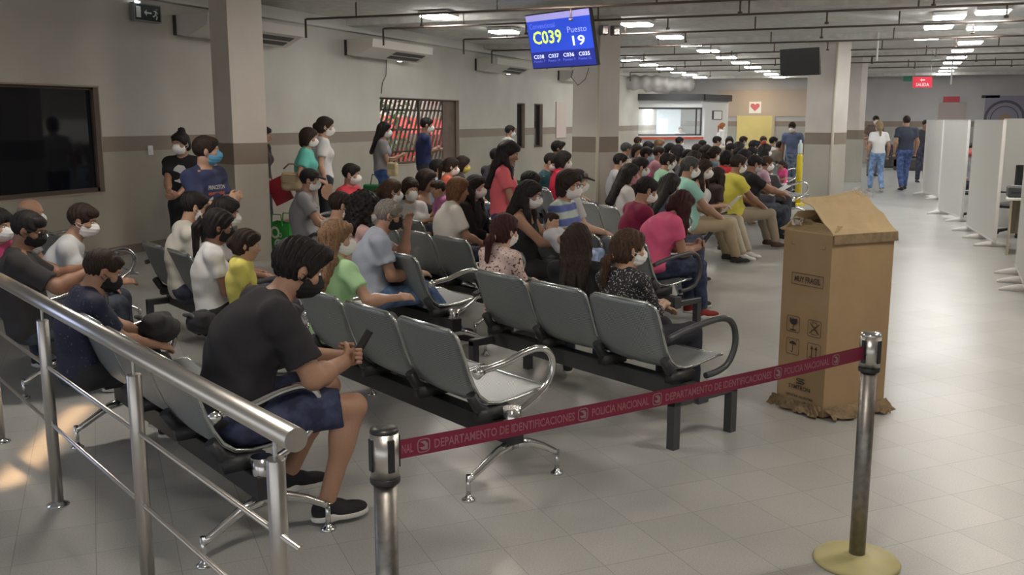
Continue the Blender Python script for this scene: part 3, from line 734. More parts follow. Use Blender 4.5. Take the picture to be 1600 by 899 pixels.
    for p_, n_, a_ in (('pR', 'kR', 'aR'), ('pL', 'kL', 'aL')):
        f.cone(k[p_], k[n_], th, .056*S, .04); f.cone(k[n_], k[a_], .054*S, .036*S, .02)
        cf = k[n_]*.68+k[a_]*.32+np.array([0, -.018, 0])*S; f.ell(cf, (.048*S, .05*S, .09*S), None, .04)
    # head
    def headp(f):
        f.ell(hl((0, -.012, .032)), np.array((.076, .094, .086))*HS, Rh, .01)
        f.ell(hl((0, .022, -.035)), np.array((.060, .066, .078))*HS, Rh, .04)
        f.ell(hl((0, .050, -.085)), np.array((.032, .030, .026))*HS, Rh, .03)
        f.cone(hl((0, .082, .012)), hl((0, .107, -.024)), .009*HS, .0125*HS, .014)
        f.ell(hl((0, .093, -.028)), np.array((.017, .012, .010))*HS, Rh, .008)
        f.ell(hl((0, .066, .030)), np.array((.050, .022, .012))*HS, Rh, .02)
        f.ell(hl((0, .083, -.056)), np.array((.024, .012, .008))*HS, Rh, .008)
        for sx_ in (-1, 1):
            f.ell(hl((sx_*.045, .058, -.022)), np.array((.020, .022, .020))*HS, Rh, .02)
            f.ell(hl((sx_*.079, -.008, -.008)), np.array((.009, .019, .031))*HS, Rh@rotm('z', sx_*.35), .006)
            f.ell(hl((sx_*.031, .090, .010)), np.array((.016, .012, .010))*HS, Rh, .012, sub=True)
    headp(f)
    hands = []; grip = arms in ('phone', 'sphone', 'phonelow') if grip is None else grip
    for e_, h_, sd_ in (('eR', 'hR', 1), ('eL', 'hL', -1)):
        dv = nrm(k[h_]-k[e_]); upv = np.array([sd_*.55, -.15, .8])
        if arms in ('hang', 'bag') and (sd_ == -1 or arms == 'hang'): upv = np.array([sd_*1.0, 0, 0])
        if grip: upv = np.array([sd_*.9, .1, -.25]); dv = nrm(dv+np.array([-sd_*.25, 0, .15]))
        crl = .75 if grip else .35
        if q >= 1: hand_prims(f, k[h_], dv, upv, 1, S, crl, 1.0 if q > 1 else 1.25, side=-sd_)
        else: f.ell(k[h_]+dv*.07*S, (.04*S, .04*S, .03*S), None, .02)
        hands.append((k[h_]+dv*.09*S, dv))
    k['hands'] = hands
    if plen < 1.0 or q < 9:
        for a_, n_ in (('aR', 'kR'), ('aL', 'kL')):
            f.cone(k[a_]+np.array([0, -.03, -.03])*S, k[a_]+np.array([0, .13, -.05])*S, .030*S, .024*S, .02)
    hz = lambda v, e=0: (np.linalg.norm(v-hl((0, 0, -.02)), axis=1) < (.158-e)*HS)
    def hnd(v, e=0): return (np.linalg.norm(v-hands[0][0], axis=1) < (.115-e)*S) | (np.linalg.norm(v-hands[1][0], axis=1) < (.115-e)*S)
    if q >= 1:
        vb = keep(f.net(res), lambda v: ~(hz(v, .012) | hnd(v, .012)))
        c0 = hl((0, 0, -.02)); parts = [(*vb, 0)]
        parts.append((*keep(f.net(rh, c0-.18*HS, c0+.18*HS), hz), 0))
        for hc_, _ in hands:
            parts.append((*keep(f.net(rk, hc_-.125*S, hc_+.125*S), lambda v: np.linalg.norm(v-hc_, axis=1) < .115*S), 0))
    else:
        parts = [(*f.net(res), 0)]
    # eyes and brows belong to the head mesh
    if q >= 1:
        for sx_ in (-1, 1):
            g = Sdf().ell(hl((sx_*.031, .078, .010)), np.array((.0125, .009, .0075))*HS, Rh, .003); parts.append((*g.net(.0035), 1))
            g = Sdf().ell(hl((sx_*.031, .0835, .010)), np.array((.0062, .0045, .0065))*HS, Rh, .003); parts.append((*g.net(.0028), 2))
            g = Sdf().cone(hl((sx_*.015, .090, .027)), hl((sx_*.047, .078, .031)), .0035*HS, .0025*HS, .003); parts.append((*g.net(.0032), 2))
        g = Sdf().cone(hl((-.02, .090, -.056)), hl((.02, .090, -.056)), .0035*HS, .0035*HS, .003).cone(hl((0, .094, -.055)), hl((0, .094, -.057)), .006*HS, .006*HS, .003); parts.append((*g.net(.0035), 3))
    sk = mat('skin_'+skin, SKINC[skin], .5, bump=.05, scale=90, var=.08)
    body = npmesh('person', parts, [sk, mat('eye_white', (.7, .68, .65), .3), mat('eye_dark', (.012, .008, .006), .35), mat('lips', (.36, .13, .11), .5)])
    body.location = loc; body.rotation_euler = (0, 0, rz); tag(body, label, 'person', group)
    # ---- top
    G = .014 if q > 1 else .018
    seed = (x*.37+y*.11) % 6.28
    def folds(amp, fx=1.0):
        def post(D, X, Y, Z):
            return D+amp*(np.sin(X*38*fx+Z*22+seed+2*np.sin(Y*19+Z*9))*.55+np.sin(Y*47-Z*31+seed*2+np.sin(X*25))*.35+np.sin(Z*63+X*17-Y*29+seed)*.25)
        return post
    if top is not None:
        g = Sdf(); hem = P-R1[:, 2]*(.075 if pose == 'sit' else -.015)*S
        nk_pt = N+k['up']*((.012-neck) if sleeve > 0 else -.085)*S
        ncut = (nk_pt, nrm(k['up']+np.array([0, .55, 0])) if sleeve > 0 else nrm(k['up']+np.array([0, .15, 0]))); hcut = (hem, -R1[:, 2])
        torso(g, G, (hcut, ncut)); 
        if sleeve > 0:
            shoulders(g, G*.8, (ncut,))
            for s_, e_, h_ in (('sR', 'eR', 'hR'), ('sL', 'eL', 'hL')):
                if sleeve <= 1.0:
                    dd = nrm(k[e_]-k[s_]); pt = k[s_]+(k[e_]-k[s_])*sleeve
                    g.cone(k[s_], k[s_]+(k[e_]-k[s_])*min(1, sleeve+.25), ra+G*S, ra*.88+(G+.012)*S, .04, ((pt, dd), ncut))
                else:
                    g.cone(k[s_], k[e_], ra+G*S, ra*.84+G*S, .04, (ncut,)); dd = nrm(k[h_]-k[e_]); pt = k[e_]+(k[h_]-k[e_])*(sleeve-1)
                    g.cone(k[e_], k[h_], ra*.86+G*S, ra*.6+G*S, .02, ((pt, dd),))
        else:
            for s_ in ('sR', 'sL'):
                a = (k[s_]*.55+N*.45)
                g.cone(C+R2@np.array([(1 if s_ == 'sR' else -1)*.075, .10, .06])*S, a+k['up']*.035*S, .012*S, .010*S, .01); g.cone(a+k['up']*.035*S, C+R2@np.array([(1 if s_ == 'sR' else -1)*.075, -.095, .06])*S, .010*S, .012*S, .01)
        g.post = folds(.0065 if q > 1 else .004, .8)
        npmesh('shirt' if not fem else 'blouse', [(*g.net(res), 0)], [cloth(top, tstyle)], body)
    # ---- trousers
    if pants is not None:
        g = Sdf(); G2 = .010
        belt = (P+R1[:, 2]*(.035 if pose == 'sit' else .075)*S, R1[:, 2])
        g.ell(P+np.array([0, .005, -.01])*S, np.array([.165*fat+G2, .125*fat+G2, .115+G2])*S, R1, .05, (belt,))
        for p_, n_, a_ in (('pR', 'kR', 'aR'), ('pL', 'kL', 'aL')):
            if plen <= .5:
                dd = nrm(k[n_]-k[p_]); pt = k[p_]+(k[n_]-k[p_])*(plen*2)
                g.cone(k[p_], k[n_], th+G2*1.2*S, .056*S+.026*S, .05, ((pt, dd),))
            else:
                g.cone(k[p_], k[n_], th+G2*S, .056*S+G2*1.2*S, .05)
                dd = nrm(k[a_]-k[n_]); pt = k[n_]+(k[a_]-k[n_])*min(.97, (plen-.5)*2)
                g.cone(k[n_], k[a_], .054*S+G2*1.2*S, .046*S+G2*S, .03, ((pt, dd),))
                g.ell(k[n_]*.68+k[a_]*.32+np.array([0, -.014, 0])*S, (.054*S, .058*S, .09*S), None, .04)
        g.post = folds(.004 if q > 1 else .002, 1.3)
        npmesh('shorts' if plen <= .5 else 'trousers', [(*g.net(res), 0)], [cloth(pants, pstyle)], body)
    # ---- shoes
    if shoe is not None and q >= 1 or pose != 'sit':
        shoe = shoe or (.03, .03, .03)
        for a_, sg in (('aR', 1), ('aL', -1)):
            a = k[a_]; zf = a[2]-.085*S; g = Sdf()
            fl = ((np.array([a[0], a[1], zf+.022*S]), (0, 0, -1)),)
            g.ell((a[0], a[1]-.025*S, zf+.045*S), (.038*S, .045*S, .045*S), None, .02, fl); g.ell((a[0]+sg*.005, a[1]+.09*S, zf+.035*S), (.043*S, .085*S, .032*S), None, .03, fl)
            g.cone((a[0], a[1]-.01*S, zf+.065*S), (a[0], a[1]+.05*S, zf+.05*S), .040*S, .034*S, .02, ((np.array(a)+np.array([0, 0, .012]), (0, 0, 1)),))
            o = npmesh('shoe', [(*g.net(max(rk, .006)), 0)], [cloth(shoe)], body)
            if q >= 2:
                sm = Sdf(); cut = ((np.array([0, 0, zf+.024*S]), (0, 0, 1)), (np.array([0, 0, zf+.002*S]), (0, 0, -1)))
                sm.ell((a[0], a[1]-.025*S, zf+.02*S), (.041*S, .048*S, .05*S), None, .02, cut); sm.ell((a[0]+sg*.005, a[1]+.09*S, zf+.02*S), (.047*S, .09*S, .05*S), None, .04, cut)
                npmesh('sole', [(*sm.net(.005), 0)], [mat('sole_white', (.62, .61, .58), .6)], o)
    # ---- hair
    rg = max(rh, .006)
    hm = hairm(hc)
    if hair != 'bald':
        g = Sdf(); th_ = {'short': .010, 'buzz': .005, 'tuft': .018, 'curly': .045, 'bob': .022}.get(hair, .014)
        fcut = [(hl((0, .048, .0)), Rh@nrm((0, .80, -.60)))]
        nape = (hl((0, 0, -.058 if hair in ('short', 'buzz', 'tuft') else -.09)), Rh@np.array([0, .0, -1.0]))
        r0 = np.array((.078+th_*.7, .097+th_, .088+th_))*HS
        cz = hl((0, -.014, .032))
        g.ell(cz, r0, Rh, .01, tuple(fcut)+(nape,))
        fr = hl((0, .055, .082)); g.ell(fr, np.array((.055, .036, .016+th_*.4))*HS, Rh, .03)
        if hair == 'tuft': g.ell(hl((0, .075, .10)), np.array((.055, .04, .03))*HS, Rh, .03)
        if hair in ('short', 'buzz', 'tuft'):
            for sx_ in (-1, 1): g.ell(hl((sx_*.086, -.006, -.012)), np.array((.02, .024, .034))*HS, Rh, .008, sub=True)
        else:
            g.ell(hl((0, -.05, -.04)), np.array((.075+th_*.5, .06, .075))*HS, Rh, .04, (nape,))
        bk = C+R2@np.array([0, -(.108*fat+.045), 0])*S
        if hair in ('long', 'longf', 'curly') and lean < .3:
            tl = .22 if hair != 'curly' else .16
            for sx_ in (-.055, 0, .055):
                a = hl((sx_*1.1, -.075, .02)); b = N+k['T']@np.array([sx_*1.25, -.085, .01])*S; e = bk+k['T']@np.array([sx_*1.3, 0, .02])*S-k['up']*(tl-.16)*S
                g.cone(a, b, .05*HS, .046*S, .03); g.cone(b, e, .046*S, .036*S, .03)
            for sx_ in (-1, 1): g.cone(hl((sx_*.068, -.015, .03)), hl((sx_*.078, -.03, -.09)), .026*HS, .03*HS, .03)
        if lean >= .3 and hair in ('long', 'longf'):
            for sx_, yy, ln_ in ((-1, -.03, .40), (1, -.03, .40), (-1, .03, .34), (1, .03, .34), (0, -.10, .14)):
                a = hl((sx_*.074, yy, .0)); b = a+np.array([sx_*.02, -.035, -ln_*.5])*S; e = b+np.array([sx_*.005, -.01, -ln_*.5])*S
                g.cone(a, b, .036*HS, .036*HS, .03); g.cone(b, e, .036*HS, .020*HS, .03)
        elif hair == 'longf' or hair == 'curly':
            for sx_ in (-1, 1):
                a = hl((sx_*.078, -.01, -.05)); b = N+k['T']@np.array([sx_*.10, .06, -.02])*S; e = b-k['up']*.16*S+np.array([0, .05*S, 0])
                g.cone(a, b, .03*HS, .032*S, .03); g.cone(b, e, .032*S, .018*S, .03)
        if hair == 'bob':
            for sx_ in (-1, 1): g.cone(hl((sx_*.07, -.01, .03)), hl((sx_*.072, -.02, -.085)), .03*HS, .026*HS, .03)
            g.cone(hl((0, -.07, .0)), hl((0, -.07, -.09)), .05*HS, .045*HS, .03)
        if hair in ('pony', 'lowpony'):
            t0 = hl((0, -.115, .03 if hair == 'pony' else -.05)); t1 = hl((0, -.15, -.03 if hair == 'pony' else -.09)); t2 = t1+np.array([0, -.02, -.22 if hair == 'pony' else -.16])*S
            if fem == 3: t2 = t1+np.array([0, .01, -.07])*S
            g.cone(hl((0, -.09, .02)), t0, .04*HS, .026*HS, .03); g.cone(t0, t1, .026*HS, .034*S, .015); g.cone(t1, t2, .036*S, .018*S, .02)
        if hair == 'bun': g.ell(hl((0, -.05, .135)), np.array((.042, .042, .038))*HS, Rh, .015)
        if hair in ('updo', 'lowbun'): g.ell(hl((0, -.125, -.01)), np.array((.045, .035, .045))*HS, Rh, .02)
        am = .014 if hair == 'curly' else .0075 if hair == 'tuft' else .0045
        if hair == 'curly': g.post = lambda D, X, Y, Z: D+am*(np.sin(X*95+np.sin(Z*60))*np.sin(Z*88+seed)*np.sin(Y*90+X*20))-.004
        else: g.post = lambda D, X, Y, Z: D+am*np.sin((X*1.3+Y)*150+4*np.sin(Z*16+seed))*(.6+.4*np.sin(Z*65+X*80))
        o = npmesh('hair', [(*g.net(rg), 0)], [hm], body)
        if hair in ('pony', 'lowpony') and q >= 2:
            g = Sdf(); tq = hl((0, -.118, .03 if hair == 'pony' else -.052))
            ang = np.linspace(0, 2*math.pi, 13)
            axd = nrm(Rh@np.array([0, -1, -.3])); e1 = nrm(np.cross(axd, Rh@np.array([1, 0, 0]))); e2 = np.cross(axd, e1)
            pts = [tq+(e1*math.cos(t)+e2*math.sin(t))*.03*HS for t in ang]
            MB().tube([tuple(p) for p in pts], .006, 8).build('hair_tie', mat('hair_tie', (.62, .42, .30), .4), body, smooth=True)
    elif hc:
        g = Sdf(); g.ell(hl((0, -.02, .01)), np.array((.081, .094, .07))*HS, Rh, .01, ((hl((0, .02, 0)), Rh@np.array([0, 1., 0])), (hl((0, 0, .055)), Rh@np.array([0, 0, 1.])), (hl((0, 0, -.055)), Rh@np.array([0, 0, -1.]))))
        for sx_ in (-1, 1): g.ell(hl((sx_*.086, -.006, -.012)), np.array((.02, .024, .034))*HS, Rh, .008, sub=True)
        npmesh('hair', [(*g.net(rg), 0)], [hm], body)
    if cap is not None:
        g = Sdf(); g.ell(hl((0, -.012, .04)), np.array((.090, .108, .092))*HS, Rh, .01, ((hl((0, 0, .035)), Rh@np.array([0, .05, -1.])),))
        g.ell(hl((0, .115, .045)), np.array((.068, .07, .012))*HS, Rh@rotm('x', -.2), .01)
        npmesh('cap', [(*g.net(rg), 0)], [cloth(cap)], body)
    # ---- mask
    if mask is not None:
        g = Sdf(); t_ = .009
        cuts = ((hl((0, 0, -.004)), Rh@nrm((0, -.25, 1))), (hl((0, .028, 0)), Rh@nrm((0, -1, .25))))
        g.ell(hl((0, .022, -.040)), np.array((.060+t_, .072+t_, .074+t_))*HS, Rh, .01, cuts)
        g.ell(hl((0, .085, -.045)), np.array((.034, .036, .036))*HS, Rh, .04, cuts)
        g.cone(hl((0, .085, -.008)), hl((0, .105, -.03)), .013*HS, .02*HS, .02, cuts)
        g.post = lambda D, X, Y, Z: D+.0016*np.sin((Z+Y*.2)*260)
        npmesh('face_mask', [(*g.net(min(rg, .008)), 0)], [cloth(mask)], body)
        if q >= 1:
            mb = MB()
            for sx_ in (-1, 1):
                for z_ in (-.018, -.070):
                    mb.tube([tuple(hl(v)) for v in ((sx_*.064, .045, z_), (sx_*.078, .02, z_*.5-.01), (sx_*.088, -.004, -.010 if z_ > -.05 else -.036), (sx_*.084, -.024, -.02))], .0018*HS, 5)
            mb.build('mask_strap', cloth(mask), body)
    if glasses and q >= 1:
        mb = MB()
        for sx_ in (-1, 1):
            mb.tube([tuple(hl((sx_*(.034+.024*math.cos(t)), .104, .008+.018*math.sin(t)))) for t in np.linspace(0, 2*math.pi, 17)], .0022*HS, 5)
            mb.tube([tuple(hl(v)) for v in ((sx_*.058, .104, .012), (sx_*.078, .08, .012), (sx_*.083, -.005, .012), (sx_*.081, -.025, -.005))], .0022*HS, 5)
        mb.tube([tuple(hl((-.010, .105, .010))), tuple(hl((.010, .105, .010)))], .0022*HS, 5)
        mb.build('glasses', BLKP, body)
    if strap:
        pass
    k['body'] = body; k['S'] = S; k['rz'] = rz; k['loc'] = loc; k['hl'] = hl; k['R2'] = R2; k['R1'] = R1; k['fat'] = fat; k['d'] = d
    PEOPLE.append(k); return k
def lw(k, v):
    v = rotm('z', k['rz'])@np.array(v, float); return Vector((v[0]+k['loc'][0], v[1]+k['loc'][1], v[2]))
def phone(k, label, col=(.02, .02, .025), hand=None, tilt=.9, lit=False):
    a, b = k['hands'][0][0], k['hands'][1][0]; c = (a+b)/2 if hand is None else k['hands'][hand][0]; c = c+np.array([0, .03, .045])
    rt = empty('smartphone', lw(k, c), k['rz']); tag(rt, label, 'phone', 'phones held in hands')
    M = Matrix.Rotation(tilt, 4, 'X')
    MB().box((0, 0, 0), (.036, .074, .0045), M, ch=.002).build('case', mat('phone_case', col, .3), rt)
    MB().box((0, 0, .0050), (.033, .070, .0004), M).build('screen', mat('phone_screen_lit', (.5, .6, .75), .2, emit=1.2) if lit else mat('phone_screen', (.01, .01, .015), .1), rt)
    return rt
# ---------------------------------------------------------------- fitted lettering
def textfit(name, body, M, wd, ht, m, parent, bold=True, ex=.0006):
    o = text(name, body, 1.0, m, parent, Matrix.Identity(4), 0.0, bold)
    me = o.data; co = np.zeros(len(me.vertices)*3, np.float32); me.vertices.foreach_get('co', co); co = co.reshape(-1, 3)
    lo, hi = co.min(0), co.max(0); c = (lo+hi)/2; co = (co-c)*np.array([wd/(hi[0]-lo[0]), ht/(hi[1]-lo[1]), 1])
    me.vertices.foreach_set('co', co.astype(np.float32).ravel()); me.transform(M); me.update(); return o
class VPlane:
    """vertical plane through two floor points: pixels of the photo -> place on that plane"""
    def __init__(s, a, b):
        s.a = Vector((a[0], a[1], 0)); s.b = Vector((b[0], b[1], 0)); s.x = (s.b-s.a).normalized(); s.n = s.x.cross(Vector((0, 0, 1)))
    def hit(s, x, y):
        u, fw, up = ray(x, y); r = Vector((*toW(u, fw), up)); t = (s.a-Vector((0, 0, CAMZ))).dot(s.n)/r.dot(s.n); return Vector((0, 0, CAMZ))+r*t
    def fr(s, p, off=.002): return frame(p+s.n*off, s.x, (0, 0, 1))
# ---------------------------------------------------------------- stanchions and belt
SL = atd(600, 672, 2.45); SL = Vector((SL.x, SL.y, 0)); SRR = at(1338, 878); SRR = Vector((SRR.x, SRR.y, 0))
bdir = (SRR-SL).normalized(); bn = bdir.cross(Vector((0, 0, 1)))
def stanchion(P, label, rz, basem):
    rt = empty('barrier_post', P, rz); tag(rt, label, 'barrier post', 'belt barrier posts')
    MB().lathe([(.165, 0), (.168, .008), (.160, .018), (.06, .026), (.034, .034), (.03, .04)], 40).build('base', basem, rt, smooth=True)
    MB().lathe([(.0315, .02), (.0315, .80)], 24).build('tube', WORN, rt, smooth=True)
    MB().lathe([(.040, .790), (.041, .793), (.041, .803), (.040, .806)], 24).build('collar', BLKP, rt, smooth=True)
    MB().lathe([(.0385, .806), (.0385, .930)], 32).build('belt_head', STEEL, rt, smooth=True)
    MB().lathe([(.0385, .930), (.0388, .934), (.036, .942), (.02, .945), (.0, .945)], 32).build('cap', BLKP if P is SL else CHROME, rt, smooth=True)
    for k in range(4):
        a = k*math.pi/2; mb = MB(); mb.box((.0395, 0, .872), (.003, .009, .045), Matrix.Rotation(a, 4, 'Z'), ch=.001); mb.build('belt_slot', BLKP, rt)
YB = mat('yellowed_cream_paint', (.50, .45, .21), .5, var=.2, scale=8)
stanchion(SL, 'left steel barrier post with black cap, beside the man in black tee', math.atan2(bdir.y, bdir.x), YB)
stanchion(SRR, 'right worn steel barrier post on a round cream base before the cardboard box', math.atan2(bdir.y, bdir.x), YB)
VB = VPlane(SL, SRR)
BL, BR = SL+bdir*.040, SRR-bdir*.040
zl, zr = .872, .868
BELT = mat('maroon_belt', (.19, .012, .04), .75, bump=.15, scale=400)
BTXT = mat('belt_print', (.30, .11, .14), .7); BLOG = mat('belt_logo', (.27, .17, .17), .7)
mb = MB(); n = 30; bh = .0265
for sd in (1, -1):
    vs = []
    for i in range(n+1):
        t = i/n; p = BL.lerp(BR, t)+bn*(.0012*sd); z = zl+(zr-zl)*t-.010*4*t*(1-t); vs += [(p.x, p.y, z-bh), (p.x, p.y, z+bh)]
    mb.add(vs, [((2*i, 2*i+2, 2*i+3, 2*i+1) if sd > 0 else (2*i, 2*i+1, 2*i+3, 2*i+2)) for i in range(n)])
belt = tag(mb.build('barrier_belt', BELT), 'maroon belt with printed lettering stretched between the two posts', 'belt')
def bp(x):
    p = VB.hit(x, 600); p.z = 0; t = (p-BL).dot(bdir)/(BR-BL).length; return t
def belt_text(x0, x1, body, ht=.026):
    t0, t1 = bp(x0), bp(x1); L = (BR-BL).length; c = (t0+t1)/2; z = lambda t: zl+(zr-zl)*t-.010*4*t*(1-t)
    p = BL.lerp(BR, c)+bn*.0022; p.z = z(c); xa = BL.lerp(BR, t0); xb = BL.lerp(BR, t1); dv = Vector((xb.x-xa.x, xb.y-xa.y, z(t1)-z(t0)))
    M = frame(p, dv, Vector((0, 0, 1))); textfit('lettering', body, M, (t1-t0)*L, ht, BTXT, belt)
def belt_logo(x):
    t = bp(x); p = BL.lerp(BR, t)+bn*.0022; p.z = zl+(zr-zl)*t-.010*4*t*(1-t); M = frame(p, bdir, (0, 0, 1)); mb = MB()
    for r0, r1, q in ((.021, .018, 0),):
        vs = []; 
        for k in range(24):
            a = 2*math.pi*k/24; f_ = 1/max(abs(math.cos(a))**4+abs(math.sin(a))**4, .2)**.25*.95
            vs += [M @ Vector((r0*math.cos(a)*f_, r0*math.sin(a)*f_, 0)), M @ Vector((r1*math.cos(a)*f_, r1*math.sin(a)*f_, 0))]
        mb.add(vs, [(2*k, (2*k+2) % 48, (2*k+3) % 48, 2*k+1) for k in range(24)])
    vs = [M @ Vector(v) for v in ((-.012, .012, 0), (.004, .013, 0), (.013, .004, 0), (.012, -.013, 0), (-.006, -.012, 0), (-.013, -.003, 0), (-.004, -.004, 0.0), (.004, -.002, 0), (.0, .004, 0))]
    mb.add(vs, [(0, 8, 1), (1, 8, 7, 2), (2, 7, 3), (3, 7, 6, 4), (4, 6, 5), ]); mb.build('printed_crest', BLOG, belt)
belt_text(625, 643, 'NAL'); belt_text(677, 898, 'DEPARTAMENTO DE IDENTIFICACIONES'); belt_text(925, 1014, 'POLICIA NACIONAL')
belt_text(1040, 1204, 'DEPARTAMENTO DE IDENTIFICACIONES'); belt_text(1224, 1293, 'POLICIA NACIONAL')
for x in (660, 911, 1027, 1214, 1303): belt_logo(x)
# ---------------------------------------------------------------- handrail
Pm = [at(8, 690), Vector((-3.49, 3.11, 0)), at(205, 582, .88), at(430, 712, .88)]
Pe = at(463, 688, .955)
rt = empty('handrail', (0, 0, 0)); tag(rt, 'stainless steel handrail with two thin lower rods in the left foreground', 'handrail')
d0 = Vector((Pe.x-Pm[1].x, Pe.y-Pm[1].y, 0)).normalized()
def onl(P): t = (Vector((P.x, P.y, 0))-Vector((Pm[1].x, Pm[1].y, 0))).dot(d0); return Vector((Pm[1].x, Pm[1].y, 0))+d0*t
posts = [onl(p) for p in Pm]; e = onl(Pe)
far = Vector((Pm[1].x, Pm[1].y, 0))-d0*3.2
tr = MB(); tr.tube([far+Vector((0, 0, .955)), e+Vector((0, 0, .955))], .032, 24); tr.build('top_rail', STEEL, rt, smooth=True)
for z in (.66, .39): MB().tube([far+Vector((0, 0, z)), e+d0*.0+Vector((0, 0, z))], .0085, 10).build('lower_rod', STEEL, rt, smooth=True)
for p in posts:
    o = MB().tube([p+Vector((0, 0, .0)), p+Vector((0, 0, .868)), p+Vector((0, 0, .872))], [.0255, .0255, .023], 24).build('post', STEEL, rt, smooth=True)
    MB().tube([p+Vector((0, 0, .87)), p+Vector((0, 0, .93))], .006, 8).build('pin', CHROME, o)
    MB().lathe([(.05, 0), (.05, .006), (.03, .014), (.026, .02)], 24, tuple(p)).build('flange', CHROME, o, smooth=True)
# ---------------------------------------------------------------- cardboard box
CB = mat('cardboard', (.37, .25, .135), .8, var=.14, scale=5, bump=.05); CBL = mat('cardboard_inside', (.50, .375, .21), .8, var=.15, scale=6)
CBD = mat('cardboard_torn', (.26, .185, .105), .9, var=.35, scale=25)
bl, fc, rc = Vector((-.60, 5.97, 0)), Vector((-.31, 5.755, 0)), Vector((.02, 6.10, 0)); bc = bl+(rc-fc)
BHt = 1.095
rt = empty('cardboard_box', fc); tag(rt, 'tall brown cardboard box with torn open flaps, standing on the hall floor', 'box')
def loc_(v): return Vector(v)-fc
random.seed(5)
mb = MB()
ring = [bl, fc, rc, bc]; nz_ = 14; nxs = 8
for a, b in zip(ring, ring[1:]+ring[:1]):
    vs = []; nn = (b-a).normalized().cross(Vector((0, 0, 1)))
    for i in range(nz_+1):
        for j in range(nxs+1):
            t = j/nxs; z = .01+(BHt-.01)*i/nz_; bul = .006*math.sin(math.pi*t)*math.sin(3.1*z+a.x*5)
            p = a.lerp(b, t)+nn*bul; vs.append(loc_((p.x, p.y, z)))
    W_ = nxs+1; mb.add(vs, [(i*W_+j, i*W_+j+1, (i+1)*W_+j+1, (i+1)*W_+j) for i in range(nz_) for j in range(nxs)])
mb.add([loc_((p.x, p.y, .012)) for p in (bl, bc, rc, fc)], [(0, 1, 2, 3)])
o = mb.build('body', CB, rt); sm = o.modifiers.new('s', 'SOLIDIFY'); sm.thickness = .006; sm.offset = -1
def flap(name, a, b, pts_fn, n1=10, n2=8, m=CBL, seed=1, rough=.004, par=None):
    random.seed(seed); vs = []
    for i in range(n1+1):
        for j in range(n2+1):
            p = pts_fn(i/n1, j/n2); jit = Vector([random.uniform(-1, 1)*rough for _ in range(3)]) if j > 0 else Vector((0, 0, 0)); vs.append(loc_(p+jit))
    W_ = n2+1; o = MB().add(vs, [(i*W_+j, (i+1)*W_+j, (i+1)*W_+j+1, i*W_+j+1) for i in range(n1) for j in range(n2)]).build(name, m, rt)
    sm = o.modifiers.new('s', 'SOLIDIFY'); sm.thickness = .005; return o
up = Vector((0, 0, 1)); nin = (bl-fc).normalized(); nin2 = (rc-fc).normalized()
def f_right(s, t):
    a = (fc-nin2*.005).lerp(rc+nin2*.012, s)+up*BHt
    h = .17*min(t/.72, 1)+.045*max(0, t-.72)/.28*(.3+.7*s); x = .29*t; x -= (.05*(1-s)*t)
    edge = .02*math.sin(s*9)*t*t
    sag = .006*math.sin(t*14+s*3)
    return a-nin*.012*(1-t)+nin*(x+edge)+up*(h+sag+.02*s*t)
flap('flap', 0, 0, f_right, m=CBL, seed=2, rough=.0025)
def f_lip(s, t): return (fc).lerp(rc+nin2*.012, s)+up*(BHt-.055*t+.004)-nin*(.008+.006*t)
flap('flap', 0, 0, f_lip, n2=2, m=CBD, seed=4, rough=.0015)
def f_left(s, t):
    a = (bl-nin2*.005-nin*-.02).lerp(fc, s)+up*BHt
    return a+nin2*(.15*t*(1-.55*s)+0)+nin*(.035*(1-s)*t)+up*(.085*t*(1-.35*s)-.02*math.sin(s*3)*t)-nin2*.03*math.sin(min(1, t*3)*3.14)*(1-s)
flap('flap', 0, 0, f_left, m=CBL, seed=3, rough=.004)
def f_back(s, t): return bl.lerp(bc, s)+up*(BHt+.12*t)-nin*(.10*t)
flap('flap', 0, 0, f_back, m=CBL, seed=7)
# crumpled clear tape scraps and torn skirt
TAPE = mat('clear_tape', (.85, .85, .82), .15, alpha=.35)
def crumple(name, c, r, m, seed, n=26, flat=.5):
    random.seed(seed); vs, fs = [], []
    for k in range(n):
        p = Vector(c)+Vector((random.gauss(0, r), random.gauss(0, r), abs(random.gauss(0, r*flat)))); o_ = len(vs)
        for q_ in range(4): vs.append(loc_(p+Vector([random.uniform(-1, 1) for _ in range(3)]).normalized()*r*.8))
        fs.append(tuple(o_+i for i in range(4)))
    return MB().add(vs, fs).build(name, m, rt)
q1 = bl.lerp(fc, .3)+up*(BHt+.05); crumple('tape_scrap', q1, .028, TAPE, 3, 14); crumple('tape_scrap', bc.lerp(rc, .35)+up*(BHt+.20), .035, TAPE, 8, 14)
def skirt(a, b, out, seed, wd=.09):
    random.seed(seed); n = 22; vs = []
    for i in range(n+1):
        t = i/n; base = a.lerp(b, t)
        for j in range(6):
            s = j/5; rr = wd*(.55+.45*abs(math.sin(t*11+seed)))*s
            z = .055*(1-s)**1.2+.018*abs(math.sin(t*31+s*9+seed))+random.uniform(0, .006)
            vs.append(loc_(base+out*(.004+rr+random.uniform(-.006, .006))+up*max(z, .004)))
    return MB().add(vs, [(i*6+j, (i+1)*6+j, (i+1)*6+j+1, i*6+j+1) for i in range(n) for j in range(5)]).build('torn_skirt', CBD, rt)
skirt(bl-nin*-.03, fc, -nin2, 1, .055); skirt(fc, rc+nin2*.02, -nin, 2, .10); skirt(rc, bc, nin2, 3, .11)
INK = mat('printed_ink', (.03, .028, .03), .7)
VL = VPlane(bl, fc)
inkroot = o
def ink(fn, name='printed_mark'):
    mb = MB(); fn(mb); vs = [loc_(v) for v in mb.v]; mb.v = [tuple(v) for v in vs]; return mb.build(name, INK, rt)
